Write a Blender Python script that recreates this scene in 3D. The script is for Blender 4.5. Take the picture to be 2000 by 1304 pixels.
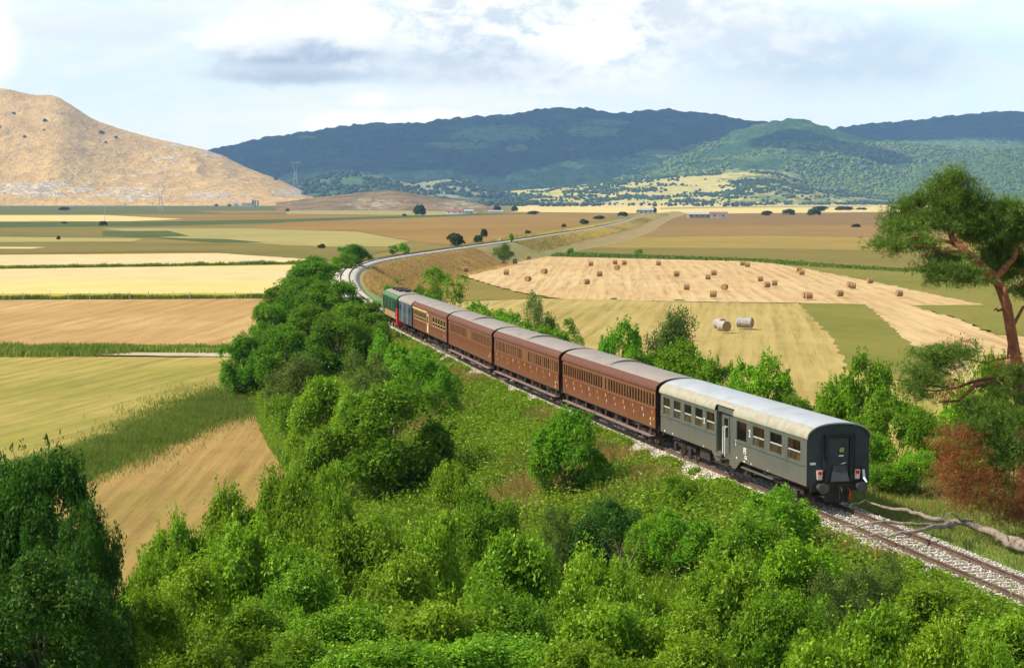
import bpy, math, random
import numpy as np
from mathutils import Vector

for o in list(bpy.data.objects): bpy.data.objects.remove(o)
S = bpy.context.scene
COL = S.collection
R_ = math.radians

# ------------------------------------------------------------------ camera
FPX, HOR, CAMZ = 3800.0, 390.0, 18.8          # focal length in photo pixels, horizon row, eye height over the plain
PITCH = math.atan((652 - HOR) / FPX)
cam = bpy.data.objects.new('camera', bpy.data.cameras.new('camera'))
COL.objects.link(cam)
cam.location = (0, 0, CAMZ)
cam.rotation_euler = (math.pi / 2 - PITCH, 0, 0)
cam.data.sensor_width = 36
cam.data.lens = FPX / 2000 * 36
cam.data.clip_start = 1
cam.data.clip_end = 60000
S.camera = cam

# ------------------------------------------------------------------ light
SUN_EL, SUN_AZ = R_(47), R_(-102)              # azimuth from +Y, negative = to the left
sd = Vector((math.sin(SUN_AZ) * math.cos(SUN_EL), math.cos(SUN_AZ) * math.cos(SUN_EL), math.sin(SUN_EL)))
sun = bpy.data.objects.new('sun', bpy.data.lights.new('sun', 'SUN'))
COL.objects.link(sun)
sun.data.energy = 5.0
sun.data.angle = R_(0.5)
sun.data.color = (1.0, 0.94, 0.82)
sun.rotation_euler = (-sd).to_track_quat('-Z', 'Y').to_euler()
S.view_settings.view_transform = 'Standard'
S.view_settings.look = 'None'
S.view_settings.gamma = 1
S.view_settings.exposure = 0.38


class NT:
    """little helper to write node trees as expressions"""
    def __init__(self, tree):
        self.t = tree; self.n = tree.nodes; self.l = tree.links
    def set(self, inp, v):
        if isinstance(v, bpy.types.NodeSocket): self.l.new(v, inp)
        elif v is not None: inp.default_value = v
    def m(self, op, a, b=None, c=None, clamp=False):
        n = self.n.new('ShaderNodeMath'); n.operation = op; n.use_clamp = clamp
        for i, v in enumerate((a, b, c)):
            if v is not None: self.set(n.inputs[i], v)
        return n.outputs[0]
    def add(self, a, b): return self.m('ADD', a, b)
    def sub(self, a, b): return self.m('SUBTRACT', a, b)
    def mul(self, a, b): return self.m('MULTIPLY', a, b)
    def ss(self, x, a, b, lo=0.0, hi=1.0):
        n = self.n.new('ShaderNodeMapRange'); n.interpolation_type = 'SMOOTHSTEP'
        for k, v in ((0, x), (1, a), (2, b), (3, lo), (4, hi)): self.set(n.inputs[k], v)
        return n.outputs[0]
    def mix(self, f, a, b):
        n = self.n.new('ShaderNodeMix'); n.data_type = 'RGBA'
        self.set(n.inputs[0], f)
        for i, v in ((6, a), (7, b)):
            if isinstance(v, tuple) and len(v) == 3: v = v + (1,)
            self.set(n.inputs[i], v)
        return n.outputs[2]
    def noise(self, vec, scale, detail=4, rough=.55, dist=0.0):
        n = self.n.new('ShaderNodeTexNoise')
        if vec is not None: self.l.new(vec, n.inputs['Vector'])
        n.inputs['Scale'].default_value = scale; n.inputs['Detail'].default_value = detail
        n.inputs['Roughness'].default_value = rough; n.inputs['Distortion'].default_value = dist
        return n.outputs[0]
    def comb(self, x, y, z=0.0):
        n = self.n.new('ShaderNodeCombineXYZ')
        for i, v in enumerate((x, y, z)): self.set(n.inputs[i], v)
        return n.outputs[0]
    def mapping(self, vec, loc=(0, 0, 0), rot=(0, 0, 0), scale=(1, 1, 1)):
        n = self.n.new('ShaderNodeMapping')
        self.l.new(vec, n.inputs[0])
        n.inputs[1].default_value = loc; n.inputs[2].default_value = rot; n.inputs[3].default_value = scale
        return n.outputs[0]


# ------------------------------------------------------------------ sky with clouds
W = bpy.data.worlds.new('World'); S.world = W; W.use_nodes = True
t = NT(W.node_tree); t.n.clear()
sky = t.n.new('ShaderNodeTexSky'); sky.sky_type = 'NISHITA'; sky.sun_disc = False
sky.sun_elevation = SUN_EL; sky.sun_rotation = SUN_AZ
tc = t.n.new('ShaderNodeTexCoord'); sp = t.n.new('ShaderNodeSeparateXYZ')
t.l.new(tc.outputs['Generated'], sp.inputs[0])
U = t.mul(t.m('ARCTAN2', sp.outputs[0], sp.outputs[1]), 3.8)          # thousandths of the photo's focal length
V = t.mul(t.m('ARCSINE', sp.outputs[2]), 3.8)
uv = t.comb(U, t.mul(V, 1.7), 0.0)
n1 = t.noise(uv, 3.2, 7, .58, .15)
n2 = t.noise(t.mapping(uv, loc=(3.1, 1.7, 0)), 11.0, 8, .62, .25)
n3 = t.noise(t.mapping(uv, loc=(7.7, .4, 0), scale=(.8, 2.0, 1)), 1.9, 6, .55, .3)
nn = t.sub(t.add(t.mul(n1, .7), t.mul(n2, .3)), .5)


def blob(cx, cy, rx, ry, wob=.9, soft=.35):
    dx = t.mul(t.sub(U, (cx - 1000) / 1000), 1000 / rx)
    dy = t.mul(t.sub(V, (390 - cy) / 1000), 1000 / ry)
    d = t.m('SQRT', t.add(t.mul(dx, dx), t.mul(dy, dy)))
    d = t.sub(d, t.mul(nn, wob * 2.2))
    return t.ss(d, 1 + soft, 1 - soft, 0, 1), dy


EX = 1.0
pale = t.mix(t.ss(V, 0.05, .45), (.86, .94, .96), (.68, .83, .90))
pale = t.mix(t.ss(U, .45, .95), pale, (.78, .96, 1.0))
# thin veil of streaky cloud
veil = t.ss(n3, .44, .66)
c = t.mix(t.mul(veil, .85), pale, (.98, .98, .98))
# bluish grey bank on the right
m, dy = blob(1640, 120, 260, 62, .7, .6)
c = t.mix(t.mul(m, .75), c, (.56, .66, .76))
# broad bright masses across the top
m, dy = blob(1080, 55, 420, 105, 1.3, .4)
tex = t.ss(n2, .38, .62)
c = t.mix(t.mul(m, .95), c, t.mix(tex, (.62, .68, .74), (1.12, 1.11, 1.08)))
m, dy = blob(1420, 70, 190, 60, 1.2, .5)
c = t.mix(t.mul(m, .6), c, (.74, .78, .83))
m, dy = blob(1170, 85, 130, 45, 1.9, .16)
c = t.mix(t.mul(m, .9), c, (1.2, 1.2, 1.16))
m, dy = blob(900, 130, 200, 40, 1.1, .5)
c = t.mix(t.mul(m, .55), c, (.52, .58, .66))
# the big cumulus left of the middle: white shoulders, flat grey base
m, dy = blob(600, 84, 185, 82, 1.35, .2)
c = t.mix(m, c, t.mix(t.ss(t.add(dy, t.mul(nn, 3.2)), -.75, .25), (.40, .46, .54), (1.14, 1.13, 1.09)))
m, dy = blob(590, 148, 165, 22, 1.2, .4)
c = t.mix(t.mul(m, .9), c, t.mix(t.ss(t.add(dy, t.mul(nn, 3)), -.9, .9), (.40, .46, .54), (.66, .71, .77)))
c = t.mix(t.mul(t.ss(n2, .42, .62), .22), c, (1.0, 1.0, 1.0))
# left wisps
m, dy = blob(200, 60, 180, 28, 1.3, .5)
c = t.mix(t.mul(m, .5), c, (.70, .76, .80))
m, dy = blob(-20, 90, 70, 95, 1.0, .35)
c = t.mix(m, c, (1.15, 1.15, 1.15))
m, dy = blob(520, 20, 220, 30, 1.2, .5)
c = t.mix(t.mul(m, .7), c, (.86, .88, .88))
# low bright cumulus on the ridge
for bx, by, bw, bh in ((715, 238, 80, 18), (850, 228, 80, 12), (640, 246, 40, 9), (720, 195, 45, 16), (1380, 232, 60, 8)):
    m, dy = blob(bx, by, bw, bh, 1.8, .5)
    c = t.mix(t.mul(m, .95), c, (1.10, 1.06, .96))
# clouds fade into the clear sky higher up, out of the frame
clear = t.ss(V, .5, 1.1)
clr = t.n.new('ShaderNodeVectorMath'); clr.operation = 'SCALE'; clr.inputs[3].default_value = .13
t.l.new(sky.outputs[0], clr.inputs[0])
c = t.mix(t.mul(clear, .92), c, clr.outputs[0])
tn = t.n.new('ShaderNodeVectorMath'); tn.operation = 'MULTIPLY'; tn.inputs[1].default_value = (1.13, 1.075, .955); t.l.new(c, tn.inputs[0]); c = tn.outputs[0]
bg = t.n.new('ShaderNodeBackground'); bg.inputs[1].default_value = 1.15
t.l.new(c, bg.inputs[0])
ou = t.n.new('ShaderNodeOutputWorld'); t.l.new(bg.outputs[0], ou.inputs[0])


# ------------------------------------------------------------------ projection helpers
def P(px, py, h=0.0):
    """point at height h that is seen at photo position px, py"""
    x, y = (px - 1000) / FPX, (652 - py) / FPX
    d = Vector((x, math.cos(PITCH) + y * math.sin(PITCH), -math.sin(PITCH) + y * math.cos(PITCH)))
    k = (h - CAMZ) / d.z
    return Vector((d.x * k, d.y * k, h))


def Q(px, py, Y):
    """point at distance Y seen at px, py"""
    x, y = (px - 1000) / FPX, (652 - py) / FPX
    d = Vector((x, math.cos(PITCH) + y * math.sin(PITCH), -math.sin(PITCH) + y * math.cos(PITCH)))
    k = Y / d.y
    return Vector((d.x * k, Y, CAMZ + d.z * k))


# ------------------------------------------------------------------ object helpers
def tag(o, label=None, cat=None, group=None, kind=None):
    if label: o['label'] = label
    if cat: o['category'] = cat
    if group: o['group'] = group
    if kind: o['kind'] = kind
    return o


def thing(name, label, cat, loc=(0, 0, 0), rz=0, group=None, scale=(1, 1, 1)):
    o = bpy.data.objects.new(name, None); COL.objects.link(o)
    o.location = loc; o.rotation_euler = (0, 0, rz); o.scale = scale
    o.empty_display_size = .3
    return tag(o, label, cat, group)


def link(name, me, parent=None):
    o = bpy.data.objects.new(name, me); COL.objects.link(o)
    if parent is not None: o.parent = parent
    return o


def np_mesh(name, v, f, mat=None, smooth=False, attrs=None):
    """v (N,3), f (M,k) numpy arrays"""
    v = np.asarray(v, dtype=np.float32); f = np.asarray(f, dtype=np.int32)
    me = bpy.data.meshes.new(name)
    me.vertices.add(len(v)); me.vertices.foreach_set('co', v.ravel())
    k = f.shape[1]
    me.loops.add(f.size); me.loops.foreach_set('vertex_index', f.ravel())
    me.polygons.add(len(f))
    me.polygons.foreach_set('loop_start', np.arange(0, f.size, k, dtype=np.int32))
    me.polygons.foreach_set('loop_total', np.full(len(f), k, dtype=np.int32))
    me.update(calc_edges=True)
    if smooth: me.polygons.foreach_set('use_smooth', np.ones(len(f), dtype=bool))
    for an, av in (attrs or {}).items():
        a = me.attributes.new(an, 'FLOAT', 'POINT'); a.data.foreach_set('value', np.asarray(av, dtype=np.float32))
    if mat: me.materials.append(mat)
    return me


class MB:
    def __init__(s): s.v = []; s.f = []
    def poly(s, pts, faces):
        b = len(s.v); s.v += [tuple(p) for p in pts]; s.f += [tuple(i + b for i in f) for f in faces]
    def box(s, x0, x1, y0, y1, z0, z1):
        s.poly([(x0, y0, z0), (x1, y0, z0), (x1, y1, z0), (x0, y1, z0), (x0, y0, z1), (x1, y0, z1), (x1, y1, z1), (x0, y1, z1)],
               [(0, 3, 2, 1), (4, 5, 6, 7), (0, 1, 5, 4), (1, 2, 6, 5), (2, 3, 7, 6), (3, 0, 4, 7)])
    def tube(s, pts, rad, n=6, cap=True):
        pts = [Vector(p) for p in pts]
        if not hasattr(rad, '__len__'): rad = [rad] * len(pts)
        rings = []
        for i, p in enumerate(pts):
            a = pts[max(i - 1, 0)]; b = pts[min(i + 1, len(pts) - 1)]
            d = (b - a).normalized()
            u = d.orthogonal().normalized() if i == 0 else (u - d * u.dot(d)).normalized()
            w = d.cross(u)
            rings.append([p + (u * math.cos(6.2832 * k / n) + w * math.sin(6.2832 * k / n)) * rad[i] for k in range(n)])
        fs = []
        for i in range(len(pts) - 1):
            for k in range(n):
                fs.append((i * n + k, i * n + (k + 1) % n, (i + 1) * n + (k + 1) % n, (i + 1) * n + k))
        if cap:
            fs.append(tuple(range(n - 1, -1, -1))); fs.append(tuple((len(pts) - 1) * n + k for k in range(n)))
        s.poly([q for r in rings for q in r], fs)
    def cyl(s, a, b, r, n=16): s.tube([a, b], r, n)
    def sweep(s, prof, x0, x1):
        """closed profile of (y,z) pushed along x"""
        n = len(prof)
        s.poly([(x0, y, z) for y, z in prof] + [(x1, y, z) for y, z in prof],
               [(i, (i + 1) % n, n + (i + 1) % n, n + i) for i in range(n)] + [tuple(range(n - 1, -1, -1)), tuple(range(n, 2 * n))])
    def mesh(s, name, mat, smooth=False):
        me = bpy.data.meshes.new(name); me.from_pydata(s.v, [], s.f); me.update()
        if mat: me.materials.append(mat)
        if smooth: me.polygons.foreach_set('use_smooth', [True] * len(me.polygons))
        return me
    def build(s, name, mat, parent=None, smooth=False):
        return link(name, s.mesh(name, mat, smooth), parent)


# ------------------------------------------------------------------ noise for shapes (numpy)
_rng = np.random.RandomState(7)
_T = _rng.rand(256, 256)


def vnoise(x, y):
    xi = np.floor(x).astype(int); yi = np.floor(y).astype(int)
    fx = x - xi; fy = y - yi
    fx = fx * fx * (3 - 2 * fx); fy = fy * fy * (3 - 2 * fy)
    a = _T[xi & 255, yi & 255]; b = _T[(xi + 1) & 255, yi & 255]
    c_ = _T[xi & 255, (yi + 1) & 255]; d = _T[(xi + 1) & 255, (yi + 1) & 255]
    return (a * (1 - fx) + b * fx) * (1 - fy) + (c_ * (1 - fx) + d * fx) * fy


def fbm(x, y, o=5):
    r = 0; a = .5
    for i in range(o):
        r = r + a * vnoise(x * 2 ** i + 17.3 * i, y * 2 ** i + 9.1 * i); a *= .5
    return r


def sst(a, b, x):
    k = np.clip((x - a) / (b - a), 0, 1); return k * k * (3 - 2 * k)


# ------------------------------------------------------------------ materials
MATS = {}


def lin(r, g, b):
    f = lambda c: (c / 255 / 12.92) if c / 255 <= .04045 else ((c / 255 + .055) / 1.055) ** 2.4
    return (f(r), f(g), f(b))


def new_mat(name):
    m = bpy.data.materials.new(name); m.use_nodes = True
    tt = NT(m.node_tree); tt.n.clear()
    o = tt.n.new('ShaderNodeOutputMaterial')
    b = tt.n.new('ShaderNodeBsdfPrincipled'); tt.l.new(b.outputs[0], o.inputs[0])
    tt.b = b; tt.o = o; tt.mat = m
    return tt


def coords(tt, which='Object'):
    n = tt.n.new('ShaderNodeTexCoord'); return n.outputs[which]


def bump(tt, h, strength, dist):
    n = tt.n.new('ShaderNodeBump'); n.inputs['Strength'].default_value = strength
    n.inputs['Distance'].default_value = dist
    tt.l.new(h, n.inputs['Height']); tt.l.new(n.outputs[0], tt.b.inputs['Normal'])


def paint(name, c, rough=.6, c2=None, scale=2.0, streak=True, metal=0, spec=.2, amt=.75, detail=6, dust=0):
    """worn paint: broad mottling plus vertical streaks of a second tone"""
    tt = new_mat(name); v = coords(tt)
    c2 = c2 or tuple(x * .6 for x in c)
    n = tt.noise(v, scale, detail, .65)
    f = tt.mul(tt.ss(n, .42, .72), amt)
    if streak:
        s = tt.noise(tt.mapping(v, scale=(6, 6, .5)), 1.4, 4, .6)
        f = tt.m('MAXIMUM', f, tt.mul(tt.ss(s, .5, .75), amt * .8))
    col = tt.mix(f, c, c2)
    if dust:       # brake dust thrown up from the wheels, settled on the lower panels
        s_ = tt.n.new('ShaderNodeSeparateXYZ'); tt.l.new(v, s_.inputs[0])
        dn = tt.noise(tt.mapping(v, scale=(1.5, 1, .8)), 1.7, 5, .7)
        col = tt.mix(tt.mul(tt.ss(tt.add(s_.outputs[2], tt.mul(tt.sub(dn, .5), 1.6)), 1.95, 1.05), dust), col, (.15, .11, .075))
    tt.set(tt.b.inputs['Base Color'], col)
    tt.b.inputs['Roughness'].default_value = rough; tt.b.inputs['Metallic'].default_value = metal
    tt.b.inputs['Specular IOR Level'].default_value = spec
    return tt.mat


def field_mat(name, c1, c2, c3, stripe=None, bumpd=.15, big=.012, detail_amt=.5, samt=.5, sc=None):
    """mown or standing crop: three tones by noise, optional swaths = (kind, angle or centre, spacing, wobble)"""
    tt = new_mat(name); v = coords(tt)
    a = tt.noise(v, big, 5, .6, .4)
    b = tt.noise(tt.mapping(v, scale=(1, .35, 1)), big * 9, 5, .62)
    d = tt.noise(v, 1.1, 4, .7)
    c = tt.mix(tt.ss(a, .38, .62), c1, c2)
    c = tt.mix(tt.mul(tt.ss(b, .42, .72), .7), c, c3)
    h = d
    if stripe:
        kind, par, period, wob = stripe
        w = tt.n.new('ShaderNodeTexWave'); w.wave_profile = 'SIN'
        if kind == 'ring':
            w.wave_type = 'RINGS'; w.rings_direction = 'SPHERICAL'
            mv = tt.mapping(v, loc=(-par[0], -par[1], 0))
            # mapping scales first, then moves: plain translation here
        else:
            w.wave_type = 'BANDS'; w.bands_direction = 'X'
            mv = tt.mapping(v, rot=(0, 0, par))
        tt.l.new(mv, w.inputs[0])
        w.inputs['Scale'].default_value = .314 / period
        w.inputs['Distortion'].default_value = wob * .5
        w.inputs['Detail'].default_value = 2; w.inputs['Detail Scale'].default_value = .25
        brk = tt.ss(tt.noise(v, .05, 4, .6), .36, .62)
        # uneven swaths: noise drawn out along the rows
        st = tt.noise(tt.mapping(mv, scale=(1.1, .035, 1)), 1.0, 5, .72)
        st2 = tt.noise(tt.mapping(mv, scale=(.35, .012, 1)), 1.0, 4, .6)
        sm = tt.add(tt.mul(tt.mul(tt.ss(w.outputs[1], .3, .95), brk), samt * .55), tt.add(tt.mul(tt.ss(st, .46, .66), samt * .8), tt.mul(tt.ss(st2, .5, .68), samt * .4)))
        c = tt.mix(tt.m('MINIMUM', sm, 1.0), c, sc or tuple(x * .62 for x in c3))
        h = tt.add(d, tt.add(tt.mul(w.outputs[1], .3), st))
    e = tt.noise(tt.mapping(v, scale=(1, .5, 1)), .16, 6, .7, .6)
    c = tt.mix(tt.ss(e, .5, .75, 0, .32), c, tuple(x * .62 for x in c2))
    c = tt.mix(tt.mul(tt.ss(d, .5, .8), detail_amt * .5), c, tuple(x * .55 for x in c3))
    tt.set(tt.b.inputs['Base Color'], c)
    tt.b.inputs['Roughness'].default_value = .95
    tt.b.inputs['Specular IOR Level'].default_value = .1
    if bumpd: bump(tt, h, .6, bumpd)
    return tt.mat


def leaf_mat(name, c1, c2, c3=None, trans=.32, rough=.5, nscale=.55):
    """leaves: tone per leaf and per clump, some light passes through"""
    tt = new_mat(name); v = coords(tt)
    g = tt.n.new('ShaderNodeNewGeometry'); oi = tt.n.new('ShaderNodeObjectInfo')
    r = g.outputs['Random Per Island']
    n = tt.noise(v, nscale, 3, .6)
    c = tt.mix(tt.ss(tt.add(tt.mul(n, .75), tt.mul(r, .35)), .38, .72), c1, c2)
    if c3: c = tt.mix(tt.ss(r, .86, .95, 0, .8), c, c3)
    hs = tt.n.new('ShaderNodeHueSaturation')
    hs.inputs['Hue'].default_value = .5
    tt.l.new(tt.ss(oi.outputs['Random'], 0, 1, .476, .504), hs.inputs['Hue'])
    tt.l.new(tt.ss(tt.m('FRACT', tt.mul(oi.outputs['Random'], 7.3)), 0, 1, .78, 1.2), hs.inputs['Value'])
    tt.l.new(c, hs.inputs['Color']); c = hs.outputs[0]
    tt.set(tt.b.inputs['Base Color'], c)
    tt.b.inputs['Roughness'].default_value = rough
    tt.b.inputs['Specular IOR Level'].default_value = .10
    tr = tt.n.new('ShaderNodeBsdfTranslucent')
    c4 = tt.mix(.5, c, tuple(min(1, x * 2.0) for x in (c2[0] * 1.3, c2[1], c2[2] * .6)))
    tt.set(tr.inputs[0], c4)
    mx = tt.n.new('ShaderNodeMixShader'); mx.inputs[0].default_value = trans
    tt.l.new(tt.b.outputs[0], mx.inputs[1]); tt.l.new(tr.outputs[0], mx.inputs[2]); tt.l.new(mx.outputs[0], tt.o.inputs[0])
    return tt.mat


G = dict(
    bark=paint('bark', (.13, .095, .065), .9, (.05, .036, .026), 5),
    pine_bark=paint('pine_bark', (.30, .105, .045), .9, (.07, .035, .022), 5.5, streak=True, amt=.95),
    grey_wood=paint('grey_wood', (.27, .215, .165), .85, (.075, .050, .036), 4.5, amt=.9),
    leaf_oak=leaf_mat('leaf_oak', (.036, .125, .006), (.115, .265, .012)),
    leaf_bright=leaf_mat('leaf_bright', (.060, .20, .008), (.165, .38, .014), (.32, .40, .05)),
    leaf_shrub=leaf_mat('leaf_shrub', (.068, .18, .008), (.185, .35, .016), (.30, .40, .05)),
    leaf_dark=leaf_mat('leaf_dark', (.014, .062, .006), (.045, .145, .014), (.12, .22, .03), .28),
    leaf_olive=leaf_mat('leaf_olive', (.060, .115, .018), (.130, .215, .035), None, .25),
    leaf_pine=leaf_mat('leaf_pine', (.028, .085, .010), (.115, .225, .030), (.20, .30, .06), .25, .6, 1.1),
    leaf_dead=leaf_mat('leaf_dead', (.22, .085, .030), (.40, .17, .065), None, .25, .7),
    leaf_scrub=leaf_mat('leaf_scrub', (.055, .100, .010), (.160, .215, .026), None, .1),
    leaf_far=leaf_mat('leaf_far', (.026, .052, .008), (.065, .100, .016), None, .15),
)
# ================================================================== THE GROUND
RAIL = 5.5
TRK_PX = [(2000, 1150), (1640, 1003)]
# the line as it was measured: (distance, sideways) of the centre line on the plan
TRK = [(-40, 33.5), (0, 29.5), (30, 25.2), (50, 21.2), (66.5, 17.55), (82.6, 14.02), (103.5, 9.15), (124.4, 4.485), (145.4, -.04),
       (166.3, -4.11), (187.3, -8.18), (209, -12.3), (232, -16.2), (273, -22.0), (306, -26.0), (348, -29.9), (389, -32.0),
       (428, -31.6), (459, -29.0), (486, -25.4), (538, -17.8), (594.6, -9.2), (674, 2.6), (777, 17.0), (919, 36.0), (1175, 65.0),
       (1531, 99.0), (1944, 141), (2500, 205), (3200, 300)]


def catmull(pts, step):
    out = []
    for i in range(1, len(pts) - 2):
        p0, p1, p2, p3 = [np.array(p, float) for p in pts[i - 1:i + 3]]
        n = max(2, int(np.linalg.norm(p2 - p1) / step))
        for k in range(n):
            u = k / n
            out.append(.5 * ((2 * p1) + (-p0 + p2) * u + (2 * p0 - 5 * p1 + 4 * p2 - p3) * u * u + (-p0 + 3 * p1 - 3 * p2 + p3) * u ** 3))
    out.append(np.array(pts[-2], float))
    return np.array(out)


_c = catmull([(-80, 36.5)] + TRK + [(4000, 400)], 1.5)
TY, TX = _c[:, 0], _c[:, 1]
_d = np.gradient(np.stack([TX, TY], 1), axis=0); _d /= np.linalg.norm(_d, axis=1)[:, None]
TD = _d                                   # unit direction of travel (away from camera)
TN = np.stack([_d[:, 1], -_d[:, 0]], 1)   # to the right of it
TS = np.concatenate([[0], np.cumsum(np.hypot(np.diff(TX), np.diff(TY)))])


def trk_at(s):
    return (np.interp(s, TS, TX), np.interp(s, TS, TY), np.interp(s, TS, TD[:, 0]), np.interp(s, TS, TD[:, 1]))


def s_of_y(y): return float(np.interp(y, TY, TS))


def lateral(x, y):
    """signed distance from the line, right positive (the line runs nearly along y)"""
    tx = np.interp(y, TY, TX); dx = np.interp(y, TY, TD[:, 0]); dy = np.interp(y, TY, TD[:, 1])
    return (x - tx) * dy


def emb_h(l, y):
    """height of the made ground at sideways distance l from the line"""
    FT = RAIL - .75
    wide = 9 * sst(480, 950, y)
    wl = 10 + 5 * (1 - sst(150, 260, y)) + wide
    wr = 9 + 6 * (1 - sst(100, 200, y)) + wide
    near_r = 11 * (1 - sst(90, 120, y))
    a = np.abs(l)
    kl = np.clip((a - 3.3) / wl, 0, 1); kr = np.clip((a - 3.3 - near_r) / wr, 0, 1)
    k = np.where(l < 0, kl, kr)
    prof = 1 - (k * .75 + .25 * k * k * (3 - 2 * k))
    fade = 1 - sst(1500, 2300, y) * .3
    rough = (fbm(l * .22 + 40, y * .22) - .5) * 1.1 * sst(3.3, 7, a) * sst(1.0, .7, k)
    return FT * prof * fade + rough * fade - .25 * (k >= 1)


def hill_h(x, y):
    l = lateral(x, y)
    k = np.clip(1 - y / 82, 0, 1.6)
    return 17.1 * k ** 1.25 * sst(-3.0, -22, l) + (fbm(x * .12, y * .12 + 5) - .5) * 1.6 * sst(.4, 2.4, 17.1 * k ** 1.25)


def ground(x, y):
    x = np.asarray(x, float); y = np.asarray(y, float)
    e = emb_h(lateral(x, y), y)
    h = hill_h(x, y)
    g = np.where(y < 84, np.maximum(e, h), e)
    return np.maximum(g, 0)


def gz(x, y): return float(ground(x, y))


def struct(o, kind='structure', label=None):
    o['kind'] = kind
    if label: o['label'] = label
    return o


# plain out to the feet of the hills
base_c = (lin(128, 110, 54), lin(110, 100, 46), lin(136, 110, 60))
M_plain = field_mat('meadow_ground', *base_c, bumpd=.1, big=.004)
N = 25
gx = np.linspace(-8000, 8000, N)
vv = [(a, b + 6100, 0) for b in gx for a in gx]
ff = [(j * N + i, j * N + i + 1, (j + 1) * N + i + 1, (j + 1) * N + i) for j in range(N - 1) for i in range(N - 1)]
struct(link('plain', np_mesh('plain', vv, ff, M_plain)))

# embankment, swept along the line
tt = new_mat('embankment_ground'); v = coords(tt)
a = tt.noise(v, .18, 5, .6); b = tt.noise(v, 1.6, 5, .7); at = tt.n.new('ShaderNodeAttribute'); at.attribute_name = 'dry'
green = tt.mix(tt.ss(a, .38, .62), (.085, .19, .016), (.15, .24, .03))
dry = tt.mix(tt.ss(a, .35, .65), (.38, .23, .080), (.27, .21, .055))
cc = tt.mix(at.outputs['Fac'], green, dry)
cc = tt.mix(tt.ss(b, .45, .75, 0, .6), cc, (.06, .07, .015))
tt.set(tt.b.inputs['Base Color'], cc); tt.b.inputs['Roughness'].default_value = .95
bump(tt, b, .8, .3)
M_emb = tt.mat
idx = [i for i in range(len(TY)) if TY[i] > 20 and TY[i] < 2600 and (TY[i] < 620 or i % 6 == 0)]
lat = np.concatenate([[-46, -40, -36, -32, -28, -24, -21], np.linspace(-19, -4, 34), np.linspace(-3.3, 3.3, 7), np.linspace(4, 26, 34), [29, 32, 36, 40, 46]])
LL, II = np.meshgrid(lat, idx)
X = TX[II] + TN[II][:, :, 0] * LL; Y = TY[II] + TN[II][:, :, 1] * LL
Z = emb_h(LL, Y)
Z = np.where(Z < 0, -.4, Z)
nr, nc = X.shape
g_ = np.arange(nr * nc).reshape(nr, nc)
F = np.stack([g_[:-1, :-1], g_[:-1, 1:], g_[1:, 1:], g_[1:, :-1]], -1).reshape(-1, 4)
dryv = sst(-2, 4, LL) * sst(260, 330, Y) * (.55 + .6 * fbm(LL * .2, Y * .1)) * (1 - .6 * sst(560, 700, Y)) + .62 * sst(600, 760, Y) + .45 * sst(2, 5, LL) * sst(110, 90, Y) * fbm(LL * .3, Y * .3)
struct(link('embankment', np_mesh('embankment', np.stack([X, Y, Z], -1).reshape(-1, 3), F, M_emb, True, {'dry': np.clip(dryv, 0, 1).ravel()})))

# the hillside under the camera
xs = np.linspace(-75, 45, 130); ys = np.linspace(-15, 86, 110)
X, Y = np.meshgrid(xs, ys)
Z = hill_h(X, Y) * sst(-2.5, -4.5, lateral(X, Y)) - .02
Z = np.where(Z < .05, -.4, Z)
Z = np.where(lateral(X, Y) > -3.3, -.4, Z)
nr, nc = X.shape; g_ = np.arange(nr * nc).reshape(nr, nc)
F = np.stack([g_[:-1, :-1], g_[:-1, 1:], g_[1:, 1:], g_[1:, :-1]], -1).reshape(-1, 4)
struct(link('hillside', np_mesh('hillside', np.stack([X, Y, Z], -1).reshape(-1, 3), F, M_emb, True, {'dry': np.zeros(X.size)})))

# ------------------------------------------------------------------ fields on the plain
_order = [0]
rnd = random.Random(3)


def field(name, pts, mat, px=True, jit=.35):
    _order[0] += 1
    z = .02 + .006 * _order[0]
    w = [P(a, b, 0) if px else Vector((a, b, 0)) for a, b in pts]
    out = []
    for i in range(len(w)):
        a, b = w[i], w[(i + 1) % len(w)]
        L = (b - a).length; n = max(1, min(110, int(L / 2.5)))
        nrm = Vector((-(b - a).y, (b - a).x, 0)).normalized()
        for k in range(n):
            j = 0 if k == 0 else rnd.uniform(-1, 1) * jit * min(3, 1 + a.y / 500)
            q = a.lerp(b, k / n) + nrm * j * (1.6 if k % 7 == 3 else .8)
            out.append((q.x, q.y, z))
    me = bpy.data.meshes.new(name); me.from_pydata(out, [], [tuple(range(len(out)))]); me.update()
    if me.polygons[0].normal.z < 0: me.flip_normals()
    me.materials.append(mat)
    o = link(name, me); o['kind'] = 'structure'
    return o


def dim(c): return tuple(x * .68 for x in lin(*c))


def fm(n, c1, c2, c3, **k): return field_mat(n, dim(c1), dim(c2), dim(c3), **k)


straw = fm('straw', (234, 208, 156), (236, 206, 142), (222, 190, 134), bumpd=.1, detail_amt=.2)
yellow = fm('yellow_straw', (242, 216, 140), (238, 208, 130), (228, 196, 122), bumpd=.1, detail_amt=.15)
grassy = fm('yellow_green_verge', (206, 184, 50), (190, 172, 46), (165, 150, 40), bumpd=.2)
oliv = fm('olive_meadow', (138, 124, 58), (122, 116, 50), (150, 122, 62), bumpd=.1, big=.006)
green_d = fm('dark_green_strip', (92, 104, 48), (78, 94, 42), (108, 110, 48), bumpd=.3)
pale_o = fm('pale_olive', (182, 166, 98), (168, 156, 88), (190, 168, 104), bumpd=.1, big=.005)
brown_m = fm('brown_meadow', (170, 130, 66), (156, 120, 58), (148, 124, 56), bumpd=.12, big=.006)
brown_d = fm('dark_brown_meadow', (148, 116, 72), (140, 112, 62), (160, 124, 70), bumpd=.12, big=.006)
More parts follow.
